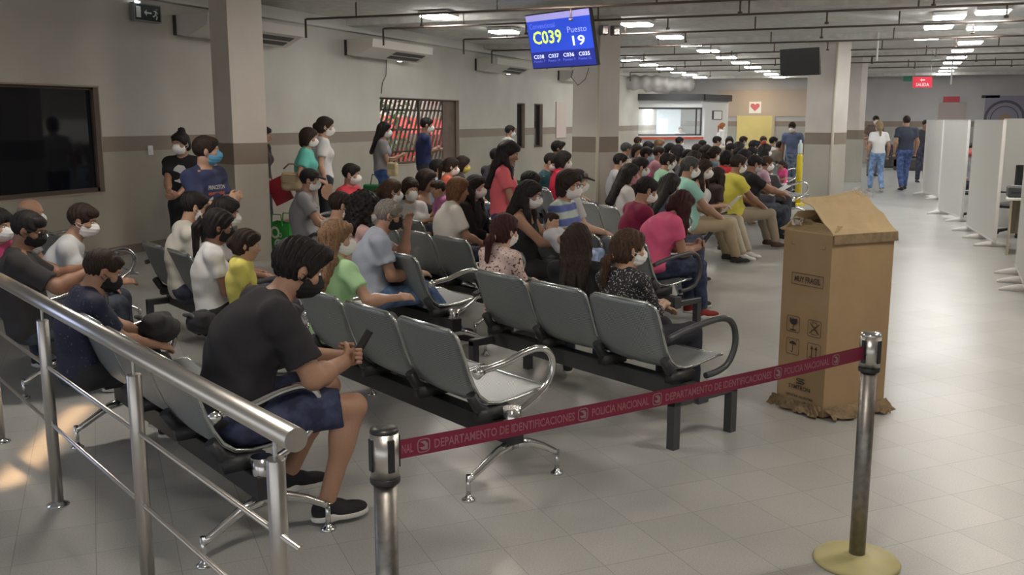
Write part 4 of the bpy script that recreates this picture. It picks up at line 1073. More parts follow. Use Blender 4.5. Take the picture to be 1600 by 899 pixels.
def pl(mb, M, pts, w_):
    for a, b in zip(pts[:-1], pts[1:]):
        a = Vector((*a, 0)); b = Vector((*b, 0)); d_ = (b-a).normalized(); n_ = Vector((-d_.y, d_.x, 0))*w_/2
        mb.add([M @ (a-n_-d_*w_*.4), M @ (b-n_+d_*w_*.4), M @ (b+n_+d_*w_*.4), M @ (a+n_-d_*w_*.4)], [(0, 1, 2, 3)])
def poly(mb, M, pts): mb.add([M @ Vector((*p, 0)) for p in pts], [tuple(range(len(pts)))])
MT = VL.fr(VL.hit(1263, 438), .009); T0 = Matrix.Translation(-fc)
textfit('lettering', 'MUY FRAGIL', T0 @ MT, .195, .036, INK, rt)
ink(lambda m_: pl(m_, MT, [(-.118, -.034), (.118, -.034), (.118, .034), (-.118, .034), (-.118, -.034)], .003))
def sym(x, y, kind):
    M = VL.fr(VL.hit(x, y), .009)
    def fn(m_):
        h = .049; c_ = .008; pl(m_, M, [(-h+c_, -h), (h-c_, -h), (h, -h+c_), (h, h-c_), (h-c_, h), (-h+c_, h), (-h, h-c_), (-h, -h+c_), (-h+c_, -h)], .003)
        if kind == 'glass': poly(m_, M, [(-.03, .036), (-.028, .012), (-.012, -.004), (.012, -.004), (.028, .012), (.03, .036), (.008, .030), (.0, .036), (-.008, .028)]); pl(m_, M, [(0, -.004), (0, -.034)], .006); pl(m_, M, [(-.02, -.036), (.02, -.036)], .007)
        if kind == 'nostack': pl(m_, M, [(-.02, -.036), (.02, -.036), (.02, -.008), (-.02, -.008), (-.02, -.036)], .003); pl(m_, M, [(-.034, .03), (.034, -.03)], .005); pl(m_, M, [(-.034, -.03), (.034, .03)], .005); pl(m_, M, [(-.014, .038), (.018, .034), (.014, .008), (-.018, .012), (-.014, .038)], .003)
        if kind == 'umbrella': poly(m_, M, [(-.03, .012), (-.022, .026), (0, .034), (.022, .026), (.03, .012), (.018, .016), (.008, .011), (0, .016), (-.008, .011), (-.018, .016)]); pl(m_, M, [(0, .014), (0, -.03), (-.006, -.036), (-.014, -.03)], .004); pl(m_, M, [(-.034, .04), (-.026, .032)], .003); pl(m_, M, [(.03, .042), (.024, .034)], .003)
        if kind == 'up':
            for s_ in (-.016, .016): pl(m_, M, [(s_, -.03), (s_, .02)], .006); poly(m_, M, [(s_-.011, .014), (s_+.011, .014), (s_, .036)])
            pl(m_, M, [(-.032, -.036), (.032, -.036)], .005)
    ink(fn)
sym(1241, 506, 'glass'); sym(1274, 514, 'nostack'); sym(1240, 541, 'umbrella'); sym(1273, 550, 'up')
ML = VL.fr(VL.hit(1252, 596), .009)
ink(lambda m_: [pl(m_, ML, [(.03, .014), (-.02, .014), (-.03, .006), (-.02, .0), (.02, 0), (.03, -.006), (.02, -.014), (-.03, -.014)], .006)])
textfit('lettering', 'SYMTRON', T0 @ VL.fr(VL.hit(1250, 606), .009), .165, .026, INK, rt)
textfit('lettering', 'INDUSTRIA ARGENTINA', T0 @ VL.fr(VL.hit(1250, 620), .009), .21, .015, INK, rt)
for (x, y, s_) in ((1243, 382, 1), (1287, 390, -1)):
    M = VL.fr(VL.hit(x, y), .009); ink(lambda m_: pl(m_, M, [(-.02*s_, .018), (-.02*s_, 0), (.004*s_, 0)], .002))
# ---------------------------------------------------------------- queue screen
def tv(cx, cy, d, wd, on, label, tilt=12.6, phi=231):
    c = atd(cx, cy, d); xw = U*-1.0            # picture runs left to right towards the near bench ends
    if phi != 231:
        a = head(phi); xw = Vector((-math.cos(a), -math.sin(a), 0))
    nn = xw.cross(Vector((0, 0, 1)))           # faces the viewer
    t = R(tilt); z = Vector((0, 0, 1))*math.cos(t)+nn*math.sin(t); M = frame(c, xw, z); ht = wd*.5625
    rt = empty('queue_screen' if on else 'wall_screen', (0, 0, 0)); rt.matrix_world = M; tag(rt, label, 'screen')
    MB().b2((-wd/2-.015, -ht/2-.015, -.06), (wd/2+.015, ht/2+.015, 0), ch=.004).build('casing', BLKP, rt)
    MB().b2((-wd*.2, -ht*.2, -.12), (wd*.2, ht*.25, -.06)).build('bracket', BLKM, rt)
    def rect(n_, x0, y0, x1, y1, m, z_=.002): return MB().add([(x0*wd, y0*ht, z_), (x1*wd, y0*ht, z_), (x1*wd, y1*ht, z_), (x0*wd, y1*ht, z_)], [(0, 1, 2, 3)]).build(n_, m, rt)
    if on:
        rect('display', -.5, -.5, .5, .5, mat('scr_blue', (.015, .045, .40), .3, emit=1.0)); rect('title_bar', -.5, .385, .5, .5, mat('scr_lilac', (.24, .22, .48), .3, emit=1.0), .004)
        rect('footer_bar', -.5, -.5, .5, -.20, mat('scr_navy', (.012, .018, .16), .3, emit=1.0), .004)
        Y_ = mat('scr_yellow', (.55, .80, .10), .4, emit=1.0); W_ = mat('scr_white', (.52, .56, .85), .4, emit=1.0); F_ = mat('scr_faint', (.10, .14, .55), .4, emit=1.0)
        def tx(b, x, y, w_, h_, m, bold=True): textfit('lettering', b, Matrix.Translation((x*wd, y*ht, .007)), w_*wd, h_*ht, m, rt, bold)
        tx('Convencional', -.25, .29, .41, .10, F_, False); tx('C039', -.195, .07, .46, .25, Y_); tx('Puesto', .285, .165, .29, .11, mat('scr_pale', (.25, .30, .70), .4, emit=1.0), False); tx('19', .29, -.04, .19, .18, W_)
        for i, s_ in enumerate(('C038', 'C037', 'C036', 'C035')): tx(s_, -.375+i*.24, -.285, .17, .075, W_)
        for i, s_ in enumerate(('Puesto 7', 'Puesto 14', 'Puesto 9', 'Puesto 12')): tx(s_, -.375+i*.24, -.37, .19, .045, F_, False)
    return rt, M
tvr, TM = tv(875, 62, 14.8, 1.42, True, 'blue queue display screen showing ticket C039, hung beside the middle column')
tv(1249, 97, 20.8, .95, False, 'dark switched-off screen hung left of the far bright column', 6)
cb = atd(912, 20, 15.6)
o = MB(); o.tube([TM @ Vector((.3, .1, -.1)), Vector((C2.x, C2.y-.2, 3.2))], .04, 8); o.tube([TM @ Vector((.3, .2, -.1)), Vector((C2.x, C2.y-.1, CH))], .02, 8)
a = atd(905, 108, 15.4); mbx = MB()
pts = [a+Vector((-.1, 0, 0)), a+Vector((-.13, 0, -.12)), a+Vector((-.02, 0, -.25)), a+Vector((.1, 0, -.16)), a+Vector((.16, 0, .02))]
o.tube(pts, .006, 6); o.build('bracket', BLKM, None); b_ = bpy.data.objects['bracket'] if False else o
last = COL.objects[-1]; tag(last, 'black mounting arm and loose cable behind the blue queue screen', 'bracket'); last.name = 'mounting_arm'
for i, (x, y) in enumerate(((943, 47), (961, 48))):
    p = atd(x, y, 16.05+i*.0); rt = empty('floodlight', p, head(160)); tag(rt, 'small grey floodlight on the middle column, '+('left' if i == 0 else 'right')+' one', 'floodlight', 'small floodlights on the middle column')
    MB().box((0, .0, 0), (.06, .05, .08), ch=.01).build('housing', GREYP, rt); MB().box((0, .06, 0), (.045, .01, .06)).build('lens', CHROME, rt)
# security camera + cable on third column
p = atd(1322, 37, 21.3); rt = empty('security_camera', p, head(150)); tag(rt, 'small dark security camera near the top of the bright third column', 'camera')
MB().tube([(0, -.08, 0), (0, .12, -.03)], .045, 12).build('camera_body', BLKP, rt, smooth=True); MB().b2((-.03, -.12, -.25), (.03, -.08, .05)).build('mount', GREYP, rt)
# ---------------------------------------------------------------- partitions, desks at the right
def partition(p, q, label, H_=1.74, feet=(0.12, .55, .92)):
    p, q = Vector(p), Vector(q); x = (q-p).normalized(); rz = math.atan2(x.y, x.x); L = (q-p).length
    rt = empty('partition_screen', p, rz); tag(rt, label, 'partition', 'white office partitions on the right')
    MB().b2((0, -.018, .09), (L, .018, H_)).build('panel', WHITEP, rt)
    fr = MB(); fr.b2((-.012, -.022, .08), (.0, .022, H_+.01)); fr.b2((L, -.022, .08), (L+.012, .022, H_+.01)); fr.b2((-.012, -.022, H_), (L+.012, .022, H_+.012)); fr.b2((-.012, -.022, .07), (L+.012, .022, .09)); fr.build('frame', WHITE, rt)
    for t in feet:
        m_ = MB(); vs = []
        for s in range(9):
            u_ = -1+s/4; r_ = .045*math.sqrt(max(0, 1-u_*u_*.85)); z_ = .075*(1-.75*abs(u_)**1.5)
            vs += [(-r_, u_*.24, .0), (r_, u_*.24, .0), (r_*.6, u_*.24, z_), (-r_*.6, u_*.24, z_)]
        m_.add(vs, [(4*s+i, 4*s+(i+1) % 4, 4*s+4+(i+1) % 4, 4*s+4+i) for s in range(8) for i in range(4)]+[(3, 2, 1, 0), (32, 33, 34, 35)])
        m_.build('foot', WHITE, rt, smooth=True, loc=(t*L, 0, 0))
    return rt
partition(at(1502, 347), at(1467, 334), 'white partition, third from the right edge, in front of the walking man', feet=(.06, .95))
partition(at(1466, 313), at(1441, 303), 'farthest white partition, right beside the walking man in dark tee', feet=(.1, .9))
partition(at(1553, 387), at(1511, 360), 'tall white partition left of the desk with black printer', feet=(.06, .5, .95))
pd = at(1588, 425); pe = Vector((1.25, 9.6, 0))
partition(pe, pd, 'white partition cut off by the right edge of the photo', feet=(.5, .7, .93))
a = atd(1561, 300, 15.2); partition((a.x, a.y, 0), (a.x+2.2, a.y+.35, 0), 'cream partition standing crosswise behind the black printer', H_=1.76, feet=(.1, .9))
WOOD = mat('light_oak', (.46, .40, .31), .5, kind='wood', col2=(.35, .29, .21), s2=18)
def desk(c, label, wd=1.3, dp=.6, rz=0):
    rt = empty('office_desk', c, rz); tag(rt, label, 'desk', 'desks behind the partitions')
    MB().b2((0, 0, .72), (wd, dp, .75), ch=.004).build('desktop', WHITE, rt)
    for x in (.05, wd-.08): MB().b2((x, .04, 0), (x+.03, dp-.04, .72)).build('side_panel', WOOD, rt)
    MB().b2((.08, dp-.10, .2), (wd-.08, dp-.07, .72)).build('front_panel', WOOD, rt)
    return rt
dk = at(1560, 399); desk((dk.x+.03, dk.y, 0), 'oak desk with white top under the black printer at the right edge', 1.5, 1.0, R(-6))
dk2 = at(1530, 352); desk((dk2.x-.12, dk2.y, 0), 'desk behind the tall white partition, only a strip seen', 1.5, .7)
dk3 = at(1486, 316); desk((dk3.x, dk3.y, 0), 'far desk between the two farthest partitions', 1.5, .7)
rt = empty('printer', (dk.x+.06, dk.y+.12, .75)); tag(rt, 'small black printer on the oak desk at the right edge', 'printer')
MB().b2((0, 0, 0), (.32, .26, .14), ch=.015).build('body', mat('printer_dark', (.04, .045, .055), .4), rt); MB().b2((.03, -.004, .05), (.29, .0, .08)).build('paper_slot', BLKP, rt); MB().b2((.05, .05, .14), (.27, .22, .15)).build('lid', GREYP, rt)
def monitor(p, rz, label, wd=.50):
    rt = empty('monitor', p, rz); tag(rt, label, 'monitor', 'monitors on the desks')
    MB().b2((-wd/2, -.02, .10), (wd/2, .02, .10+wd*.6), ch=.006).build('screen', BLKP, rt); MB().b2((-.03, -.01, 0), (.03, .03, .15)).build('stand', BLKP, rt); MB().b2((-.12, -.09, 0), (.12, .09, .015), ch=.004).build('base', BLKP, rt)
monitor((dk.x+.42, dk.y+.80, .75), R(25), 'black monitor on the oak desk above the black printer')
monitor((dk2.x+.05, dk2.y+.3, .75), R(80), 'black monitor seen between the two middle partitions')
monitor((dk3.x+.15, dk3.y+.3, .75), R(70), 'black monitor seen between the two farthest partitions')
def office_chair(c, rz, label):
    rt = empty('office_chair', c, rz); tag(rt, label, 'chair', 'office chairs at the desks')
    MB().b2((-.24, -.24, .43), (.24, .24, .50), ch=.03).build('seat', BLKP, rt)
    g = Sdf().ell((0, -.26, .82), (.23, .035, .27), None, .02); npmesh('backrest', [(*g.net(.02), 0)], [BLKP], rt)
    for s_ in (-1, 1): MB().tube([(s_*.26, -.15, .47), (s_*.28, -.12, .68), (s_*.28, .12, .68)], .018, 8).build('armrest', BLKP, rt)
    MB().tube([(0, 0, .10), (0, 0, .43)], .03, 10).build('column', CHROME, rt)
    b = MB()
    for k_ in range(5): b.tube([(0, 0, .12), (.28*math.cos(k_*1.257), .28*math.sin(k_*1.257), .06)], .02, 6); b.lathe([(.02, 0), (.03, .02), (.02, .05)], 8, (.28*math.cos(k_*1.257), .28*math.sin(k_*1.257), 0))
    b.build('base', BLKP, rt)
oc = atd(1592, 250, 14.6); office_chair((oc.x, oc.y, 0), R(60), 'black mesh office chair behind the desk with the printer')
oc = atd(1530, 250, 17.2); office_chair((oc.x, oc.y, 0), R(60), 'black office chair seen between the middle partitions')
tag(MB().b2((dk.x+.75, dk.y+.3, .75), (dk.x+1.05, dk.y+.52, .80)).build('paper_stack', WHITE), 'stack of white paper on the oak desk at the right edge', 'paper')
# ---------------------------------------------------------------- signs, far end
def hang(p): return MB().tube([p, (p.x, p.y, CH)], .008, 6)
REDS = mat('sign_red', (.42, .015, .035), .4); WTX = mat('sign_white', (.72, .68, .68), .5)
d_ = 25.0; c = atd(1441.5, 128.5, d_); xw = Vector((math.cos(YAW), math.sin(YAW), 0)); M = frame(c, xw, (0, 0, 1)); rt = empty('exit_sign', (0, 0, 0)); rt.matrix_world = M
tag(rt, 'red SALIDA sign hanging from the ceiling over the right aisle', 'sign'); sw_, sh_ = .245, .135
MB().b2((-sw_, -sh_, -.02), (sw_, sh_, 0)).build('sign_panel', mat('sign_red_lit', (.42, .015, .035), .4, emit=.5), rt)
textfit('lettering', 'SALIDA', Matrix.Translation((0, -.06, .004)), .34, .085, WTX, rt)
m_ = MB(); I4 = Matrix.Translation((0, .055, .004)); poly(m_, I4, [(-.07, 0), (-.02, .04), (-.02, .015), (.06, .015), (.06, -.015), (-.02, -.015), (-.02, -.04)]); m_.build('arrow', WTX, rt)
for x in (-.2, .2): MB().tube([(x, sh_, -.01), (x, CH-c.z, -.01)], .006, 6).build('wire', GREYP, rt)
c = ony_ = None
def onfar(x, y):
    u, fw, up_ = ray(x, y); a, b = toW(u, fw); t = (Y1-.03)/b; return Vector((a*t, Y1-.03, CAMZ+up_*t))
def farpanel(name, x0, y0, x1, y1, m, label, cat, off=0):
    a, b = onfar(x0, y0), onfar(x1, y1)
    return tag(MB().b2((a.x, Y1-.05-off, b.z), (b.x, Y1-.002-off, a.z)).build(name, m), label, cat)
s2 = farpanel('wall_sign', 1474, 151, 1499, 160, REDS, 'small red sign high on the far wall right of the exit sign', 'sign')
bn_ = farpanel('banner', 1540, 150, 1640, 215, mat('banner_mauve', (.24, .23, .29), .7), 'grey mauve banner with round crest on the far wall at the right', 'banner')
cc = onfar(1569, 186); g = MB(); 
for r0, r1 in ((.72, .62), (.5, .46)):
    vs = []
    for k_ in range(32): a = 2*math.pi*k_/32; vs += [(cc.x+r0*math.cos(a), Y1-.06, cc.z+r0*math.sin(a)), (cc.x+r1*math.cos(a), Y1-.06, cc.z+r1*math.sin(a))]
    g.add(vs, [(2*k_, 2*k_+1, (2*k_+3) % 64, (2*k_+2) % 64) for k_ in range(32)])
g.build('printed_ring', mat('crest_dark', (.10, .09, .12), .7), bn_)
g = MB(); g.lathe([(.0, -.01), (.22, -.01), (.22, .01)], 12); o = g.build('printed_crest', mat('crest_brown', (.30, .21, .15), .7), bn_, loc=(cc.x, Y1-.065, cc.z)); o.rotation_euler = (math.pi/2, 0, 0)
farpanel('door_board', 1467, 160, 1506, 215, mat('door_beige', (.36, .31, .28), .6), 'beige notice board on the far wall under the small red sign', 'board')
farpanel('dark_sign', 1534, 149, 1562, 153, BLKP, 'thin dark sign strip above the mauve banner', 'sign')
farpanel('green_sign', 1412, 119, 1424, 127, mat('green_exit', (.03, .12, .07), .5, emit=.3), 'small green emergency sign left of the red exit sign', 'sign')
a, b = onfar(1152, 181), onfar(1203, 262)
door = struct(MB().b2((a.x, Y1-.06, 0), (b.x, Y1-.01, a.z)).build('doorway_1', mat('doorway_glow_yellow', (.66, .55, .22), .6, var=.1, scale=2)))  # panel fills an open doorway; its yellow paints in the lit room beyond
MB().b2((b.x, Y1-.07, 0), (b.x+.12, Y1-.0, a.z+.1)).build('door_frame', mat('door_frame_beige', (.45, .38, .28), .6), door)
area('doorway_fill', ((a.x+b.x)/2, Y1-1.3, 2.9), .8, 10, (1, .82, .5), (R(35), 0, 0))  # added warm fill on the hall side, brightens the doorway panel
a, b = onfar(1204, 140), onfar(1262, 182); struct(MB().b2((a.x-2.2, Y1-.04, b.z), (b.x, Y1-.001, a.z)).build('trim_9', mat('lintel_beige', (.44, .36, .30), .7)))
ps = farpanel('poster', 1171, 159, 1189, 177, WHITE, 'small white poster with a heart on the far wall above the yellow-lit doorway', 'poster', .01)
hc_ = onfar(1180, 167); mb = MB(); vs = [(hc_.x+.012*16*math.sin(t)**3, Y1-.066, hc_.z+.012*(13*math.cos(t)-5*math.cos(2*t)-2*math.cos(3*t)-math.cos(4*t))) for t in np.linspace(0, 2*math.pi, 24, endpoint=False)]
mb.add(vs, [tuple(range(24))]); mb.build('printed_heart', mat('poster_red', (.55, .12, .14), .6), ps)
# service kiosk
ka, kb, kc = atd(962, 200, 37.5), atd(1096, 200, 38.0), atd(1137, 200, 40.0)
def zy(y, d): return atd(1050, y, d).z
rt = empty('service_kiosk', (ka.x, ka.y, 0)); tag(rt, 'white service kiosk with long glass window and dark roof edge at the far left', 'kiosk')
KW = mat('kiosk_white', (.66, .67, .68), .5); K0 = Vector((ka.x, ka.y, 0))
def kbox(name, a, b, z0, z1, th, m, off=0):
    a = Vector((a.x, a.y, 0))-K0; b = Vector((b.x, b.y, 0))-K0; x = (b-a).normalized(); n_ = x.cross(Vector((0, 0, 1))); a = a+n_*off; b = b+n_*off
    c4 = [a, b, b-n_*th, a-n_*th]; return MB().add([(*p.xy, z0) for p in c4]+[(*p.xy, z1) for p in c4], [(3, 2, 1, 0), (4, 5, 6, 7), (0, 1, 5, 4), (1, 2, 6, 5), (2, 3, 7, 6), (3, 0, 4, 7)]).build(name, m, rt)
ZW0, ZW1, ZT = zy(212, 37.8), zy(168, 37.8), zy(157, 37.8); ZR = zy(147, 37.8)
kbox('lower_wall', ka, kb, 0, ZW0-.05, .1, KW); kbox('lower_wall', kb, kc, 0, ZW0-.05, .1, KW); kbox('header', ka, kb, ZW1, ZT, .1, KW); kbox('header', kb, kc, ZW1, ZT, .1, KW)
kbox('roof_edge', ka, kb, ZT, ZR, .3, mat('kiosk_dark', (.05, .05, .055), .5), .15); kbox('roof_edge', kb, kc, ZT, ZR, .3, MATS['kiosk_dark'], .15)
kbox('counter', ka, kb, ZW0-.05, ZW0, .5, KW, .25); kbox('counter_edge', ka, kb, ZW0-.14, ZW0-.05, .03, mat('kiosk_red', (.5, .08, .04), .5), .26)
kq = Vector((kb.x, kb.y, 0)); kd = (kc-kb)
kbox('side_wall', kb.lerp(kc, .1), kc, ZW0-.05, ZW1, .1, KW)
kback = (kb-ka).normalized().cross(Vector((0, 0, 1))); ia, ib = ka-kback*2.6, kb-kback*2.6
kbox('inner_wall', ia, ib, 0, ZT, .1, mat('kiosk_inner', (.60, .66, .70), .5)); kbox('glass', ka, kb, ZW0, ZW1, .01, mat('kiosk_glass', (.85, .9, .92), .05, 0, alpha=.18), -.03)
kbox('roof', ka, kb, ZT, ZT+.05, 2.6, KW)
for t in (0.0, .055, .93, .985):
    p = ka.lerp(kb, t); kbox('window_post', p, ka.lerp(kb, t+.012), ZW0, ZW1, .08, BLKP)
kbox('window_post', ka, kb, ZW1-.06, ZW1, .08, BLKP); kbox('window_post', ka, kb, ZW0, ZW0+.05, .08, BLKP)
p = ka.lerp(kb, .13)-kback*1.2; o = MB(); kbox('cabinet', p, ka.lerp(kb, .28)-kback*1.2, 0, ZW1-.1, .4, BLKM)
p1, p2 = kb.lerp(kc, .38), kb.lerp(kc, .74); kbox('picture_frame', p1, p2, zy(187, 39), zy(173, 39), .03, BLKP, .03); kbox('picture', p1.lerp(p2, .1), p1.lerp(p2, .9), zy(186, 39), zy(174, 39), .02, WHITE, .04)
p1, p2 = ia.lerp(ib, .5), ia.lerp(ib, .58); kbox('notice', p1, p2, 1.75, 1.9, .02, WHITE, .02); p1, p2 = ia.lerp(ib, .72), ia.lerp(ib, .84); kbox('notice', p1, p2, 1.1, 1.8, .02, WHITE, .02)
m_ = (ka+kb)/2-kback*1.3; area('kiosk_lamp', (m_.x, m_.y, ZT-.1), 2.0, 120, (.93, .97, 1), (0, 0, 0), sy=1.2)
# ventilation duct lumps over the kiosk
dm = mat('duct_foil', (.40, .38, .37), .6, .2, bump=.5, scale=6)
for i, (x, y, rx) in enumerate(((1004, 129, .7), (1045, 132, .7))):
    p = atd(x, y, 36); g = Sdf().cone(p-Vector((rx, .2, 0)), p+Vector((rx, .2, 0)), .28, .24, .05); g.post = lambda D, X, Y, Z: D+.03*np.sin(X*16)
    tag(npmesh('duct', [(*g.net(.06), 0)], [dm]), ('left' if i == 0 else 'right')+' foil duct lying above the kiosk roof', 'duct', 'foil ducts above the kiosk')
# yellow sanitiser post by the third column
p = atd(1247, 300, 20.0); rt = empty('sanitizer_stand', (p.x, p.y, 0)); tag(rt, 'yellow sanitizer stand with bottle beside the far bright column', 'stand')
MB().tube([(0, 0, .02), (0, 0, 1.0), (0, 0, 1.06)], [.06, .06, .04], 12).build('post', mat('yellow_paint', (.65, .5, .02), .4), rt, smooth=True); MB().lathe([(.16, 0), (.16, .03), (.05, .05)], 16).build('base', MATS['yellow_paint'], rt)
MB().lathe([(.045, 1.06), (.05, 1.08), (.05, 1.25), (.02, 1.30), (.02, 1.34)], 12).build('bottle', mat('bottle_clear', (.55, .65, .62), .2), rt, smooth=True)
# narrow overhead lamp, added to stand in for the sunlight streak at left
p = at(75, 690); q = at(150, 612)
sd = (Vector(q)-Vector(at(0, 765))); 
area('sun_streak_lamp', (p.x, p.y, 3.2), .10, .9, (1, .60, .30), (0, 0, math.atan2(sd.y, sd.x)-math.pi/2), spread=4, sy=1.35)
# bluish daylight from the doorway far left
area('door_daylight', (-8.0, 1.0, 1.6), 1.8, 22, (.55, .68, 1.0), (0, R(-70), 0), sy=2)
area('yard_daylight', (-11.0, 19.5, 5.5), 5, 900, (1, .97, .92), (0, R(15), 0))
# far furniture
def sofa(c, rz, label, m):
    rt = empty('sofa', c, rz); tag(rt, label, 'sofa', 'sofas by the far wall')
    MB().b2((-.7, -.35, .0), (.7, .35, .42), ch=.04).build('seat', m, rt); MB().b2((-.7, .25, .4), (.7, .42, .85), ch=.05).build('backrest', m, rt)
    for s_ in (-1, 1): MB().b2((s_*.7-.1, -.35, .1), (s_*.7+.1, .4, .6), ch=.04).build('armrest', m, rt)
for i, (x, d) in enumerate(((1392, 36), (1428, 34))):
    p = atd(x, 280, d); sofa((p.x, p.y, 0), 0, 'dark sofa by the far wall '+('behind the walking woman' if i == 0 else 'behind the walking man'), mat('sofa_dark', (.06, .05, .05), .6))
# ---------------------------------------------------------------- people
W_ = (.74, .74, .73); BLKC = (.012, .012, .015); SEAT = 'people seated on the waiting benches'; STD = 'people standing in the hall'
def sit(x, y, d, phi, label, **k): return person(x, y, d, phi, label, 'sit', group=SEAT, **k)
def stand(x, y, d, phi, label, **k):
    k.setdefault('lean', 0.02); k.setdefault('curve', .12); k.setdefault('arms', 'hang'); return person(x, y, d, phi, label, 'stand', group=STD, **k)
# front: man in black
m1 = sit(467, 403, 4.1, 62, 'man in black tee and denim shorts bent over his phone, nearest in front', lean=.36, curve=.56, hp=.42, arms=((.045, .46, .155), (-.045, .48, .155)), grip=True, ax=.9, top=(.022, .021, .026), pants=(.018, .024, .06), plen=.44, shoe=(.018, .018, .022), mask=BLKC, hair='tuft', hc='black', skin='b', sleeve=.72, fat=1.25, footf=(-.13, -.22), spread=.09, z0=.42, S=1.03)
phone(m1, 'dark smartphone held by the man in black tee', tilt=1.0)
m2 = sit(158, 394, 5.2, 56, 'man in dotted navy shirt with black mask, head down, behind the handrail', lean=.12, curve=.5, hp=.45, arms=((.12, .44, .12), (-.04, .46, .12)), top=(.02, .02, .05), tstyle='dots', pants=(.03, .03, .035), pstyle='plain', mask=BLKC, hair='buzz', hc='dark', skin='b', fat=1.12, sleeve=.75)
m3 = sit(42, 331, 6.0, 66, 'heavy man in dark tee with glasses and black mask holding a phone at left edge', lean=-.1, curve=.45, hp=.35, hy=.25, arms=((.14, .40, .36), (-.05, .42, .36)), top=(.035, .033, .036), pants=(.03, .04, .06), mask=BLKC, glasses=True, hair='short', hc='black', skin='c', fat=1.3, sleeve=.8)
phone(m3, 'smartphone held up by the heavy man in dark tee', hand=0, tilt=.3)
m4 = sit(128, 319, 6.7, 72, 'man in white tee with white respirator mask, looking down, beside the left wall', lean=.30, curve=.3, hp=.3, hy=.25, arms=((.12, .46, .16), (-.14, .34, .10)), top=(.62, .64, .66), pants=(.04, .05, .07), hair='short', hc='dark', skin='b')
sit(47, 313, 7.7, 60, 'bald man, only the top of his head seen under the dark window', hair='bald', hc='grey', skin='b', top=(.3, .3, .3), hp=.2)
sit(-3, 331, 6.8, 110, 'person in pink top cut off by the left photo edge', fem=1, top=(.45, .05, .15), hair='bob', skin='a')
# left cluster
stand(281, 207, 10.1, 178, 'woman with hair bun in black tee with white print, standing by the wall', fem=1, hair='bun', top=BLKC, pants=(.012, .012, .016), pstyle='plain', arms='phonelow', hy=.35, shoe=(.02, .02, .02))
b8 = stand(322, 213, 7.7, 112, 'boy in navy printed tee with light blue mask, standing left of the nearest column', hair='short', hc='dark', top=(.035, .045, .12), mask=(.12, .38, .62), pants=(.03, .03, .04), arms='sphone', hp=.05, hy=-.7, skin='a')
sit(303, 300, 7.4, 62, 'person in white tee with glasses and black hair below the standing boy', top=(.66, .64, .58), glasses=True, hair='short', hp=.25, lean=.05, arms='lap', skin='a')
sit(340, 329, 6.45, 66, 'woman with long black ponytail in white tee and black mask', fem=1, hair='pony', top=(.72, .72, .74), mask=BLKC, pants=BLKC, pstyle='plain', lean=.0, curve=.3, hp=.2, skin='c', sleeve=.6)
sit(352, 309, 7.2, 72, 'woman with dark pinned hair and white mask beside the nearest column', fem=1, hair='lowbun', top=(.4, .38, .38), hp=.2, skin='c')
sit(384, 348, 6.15, 78, 'toddler girl in yellow tee sitting on the bench before the nearest column', fem=1, kid=.62, hair='lowbun', hc='dark', top=(.75, .68, .16), mask=None, arms='lap', z0=.46, pants=(.05, .05, .07), skin='a', S=.66, hp=.2, q=2)
# second row
m13 = sit(527, 347, 5.9, 36, 'woman in lime green tee with long light brown hair and white mask', fem=1, hair='long', hc='light', top=(.45, .72, .38), pants=(.04, .04, .045), arms=((.42, .26, .24), (-.06, .32, .12)), hy=.8, hp=.1, lean=.05, curve=.2, skin='a', sleeve=.62, fat=1.15)
m14 = sit(607, 313, 7.1, 76, 'grey-haired man in pale blue polo and jeans, hand raised to his face', hair='short', hc='grey', top=(.42, .47, .58), pants=(.07, .12, .24), mask=BLKC, glasses=True, arms=((.10, .36, .16), (-.02, .30, .52)), lean=.12, curve=.45, hp=.25, footf=.30, fat=1.15, skin='b', shoe=(.02, .02, .025))
sit(532, 301, 8.0, 62, 'brown-haired boy seen from behind between cap man and curly-haired woman', hair='short', hc='dark', top=(.5, .48, .45), hp=.2, skin='a')
sit(569, 306, 7.7, 60, 'woman with long curly black hair and pink top seen from behind', fem=1, hair='curly', hc='black', top=(.62, .40, .38), hp=.1, skin='a')
# three women on the dark bench
sit(789, 338, 6.55, 44, 'woman in pink floral blouse with reddish hair tied by a clip', fem=1, hair='lowpony', hc='red', top=(.6, .4, .4), tstyle='floral', pants=(.03, .03, .05), hp=.15, hy=.05, arms='hold', skin='d', sleeve=.7)
sit(903, 353, 6.0, 12, 'woman with long straight dark hair seen from behind in black top', fem=1, hair='long', hc='dark', top=BLKC, pants=(.03, .04, .08), hp=.05, mask=W_, skin='a')
m85 = sit(984, 361, 5.58, 50, 'woman in black and white speckled blouse with ponytail and white mask', fem=1, hair='lowpony', hc='brown', top=(.1, .1, .1), tstyle='speckle', sleeve=1.35, pants=(.02, .022, .035), pstyle='plain', arms=((.03, .26, .20), (-.06, .30, .16)), hy=.38, hp=.1, lean=-.30, curve=.62, skin='a', fat=1.2, shoe=(.30, .16, .12))
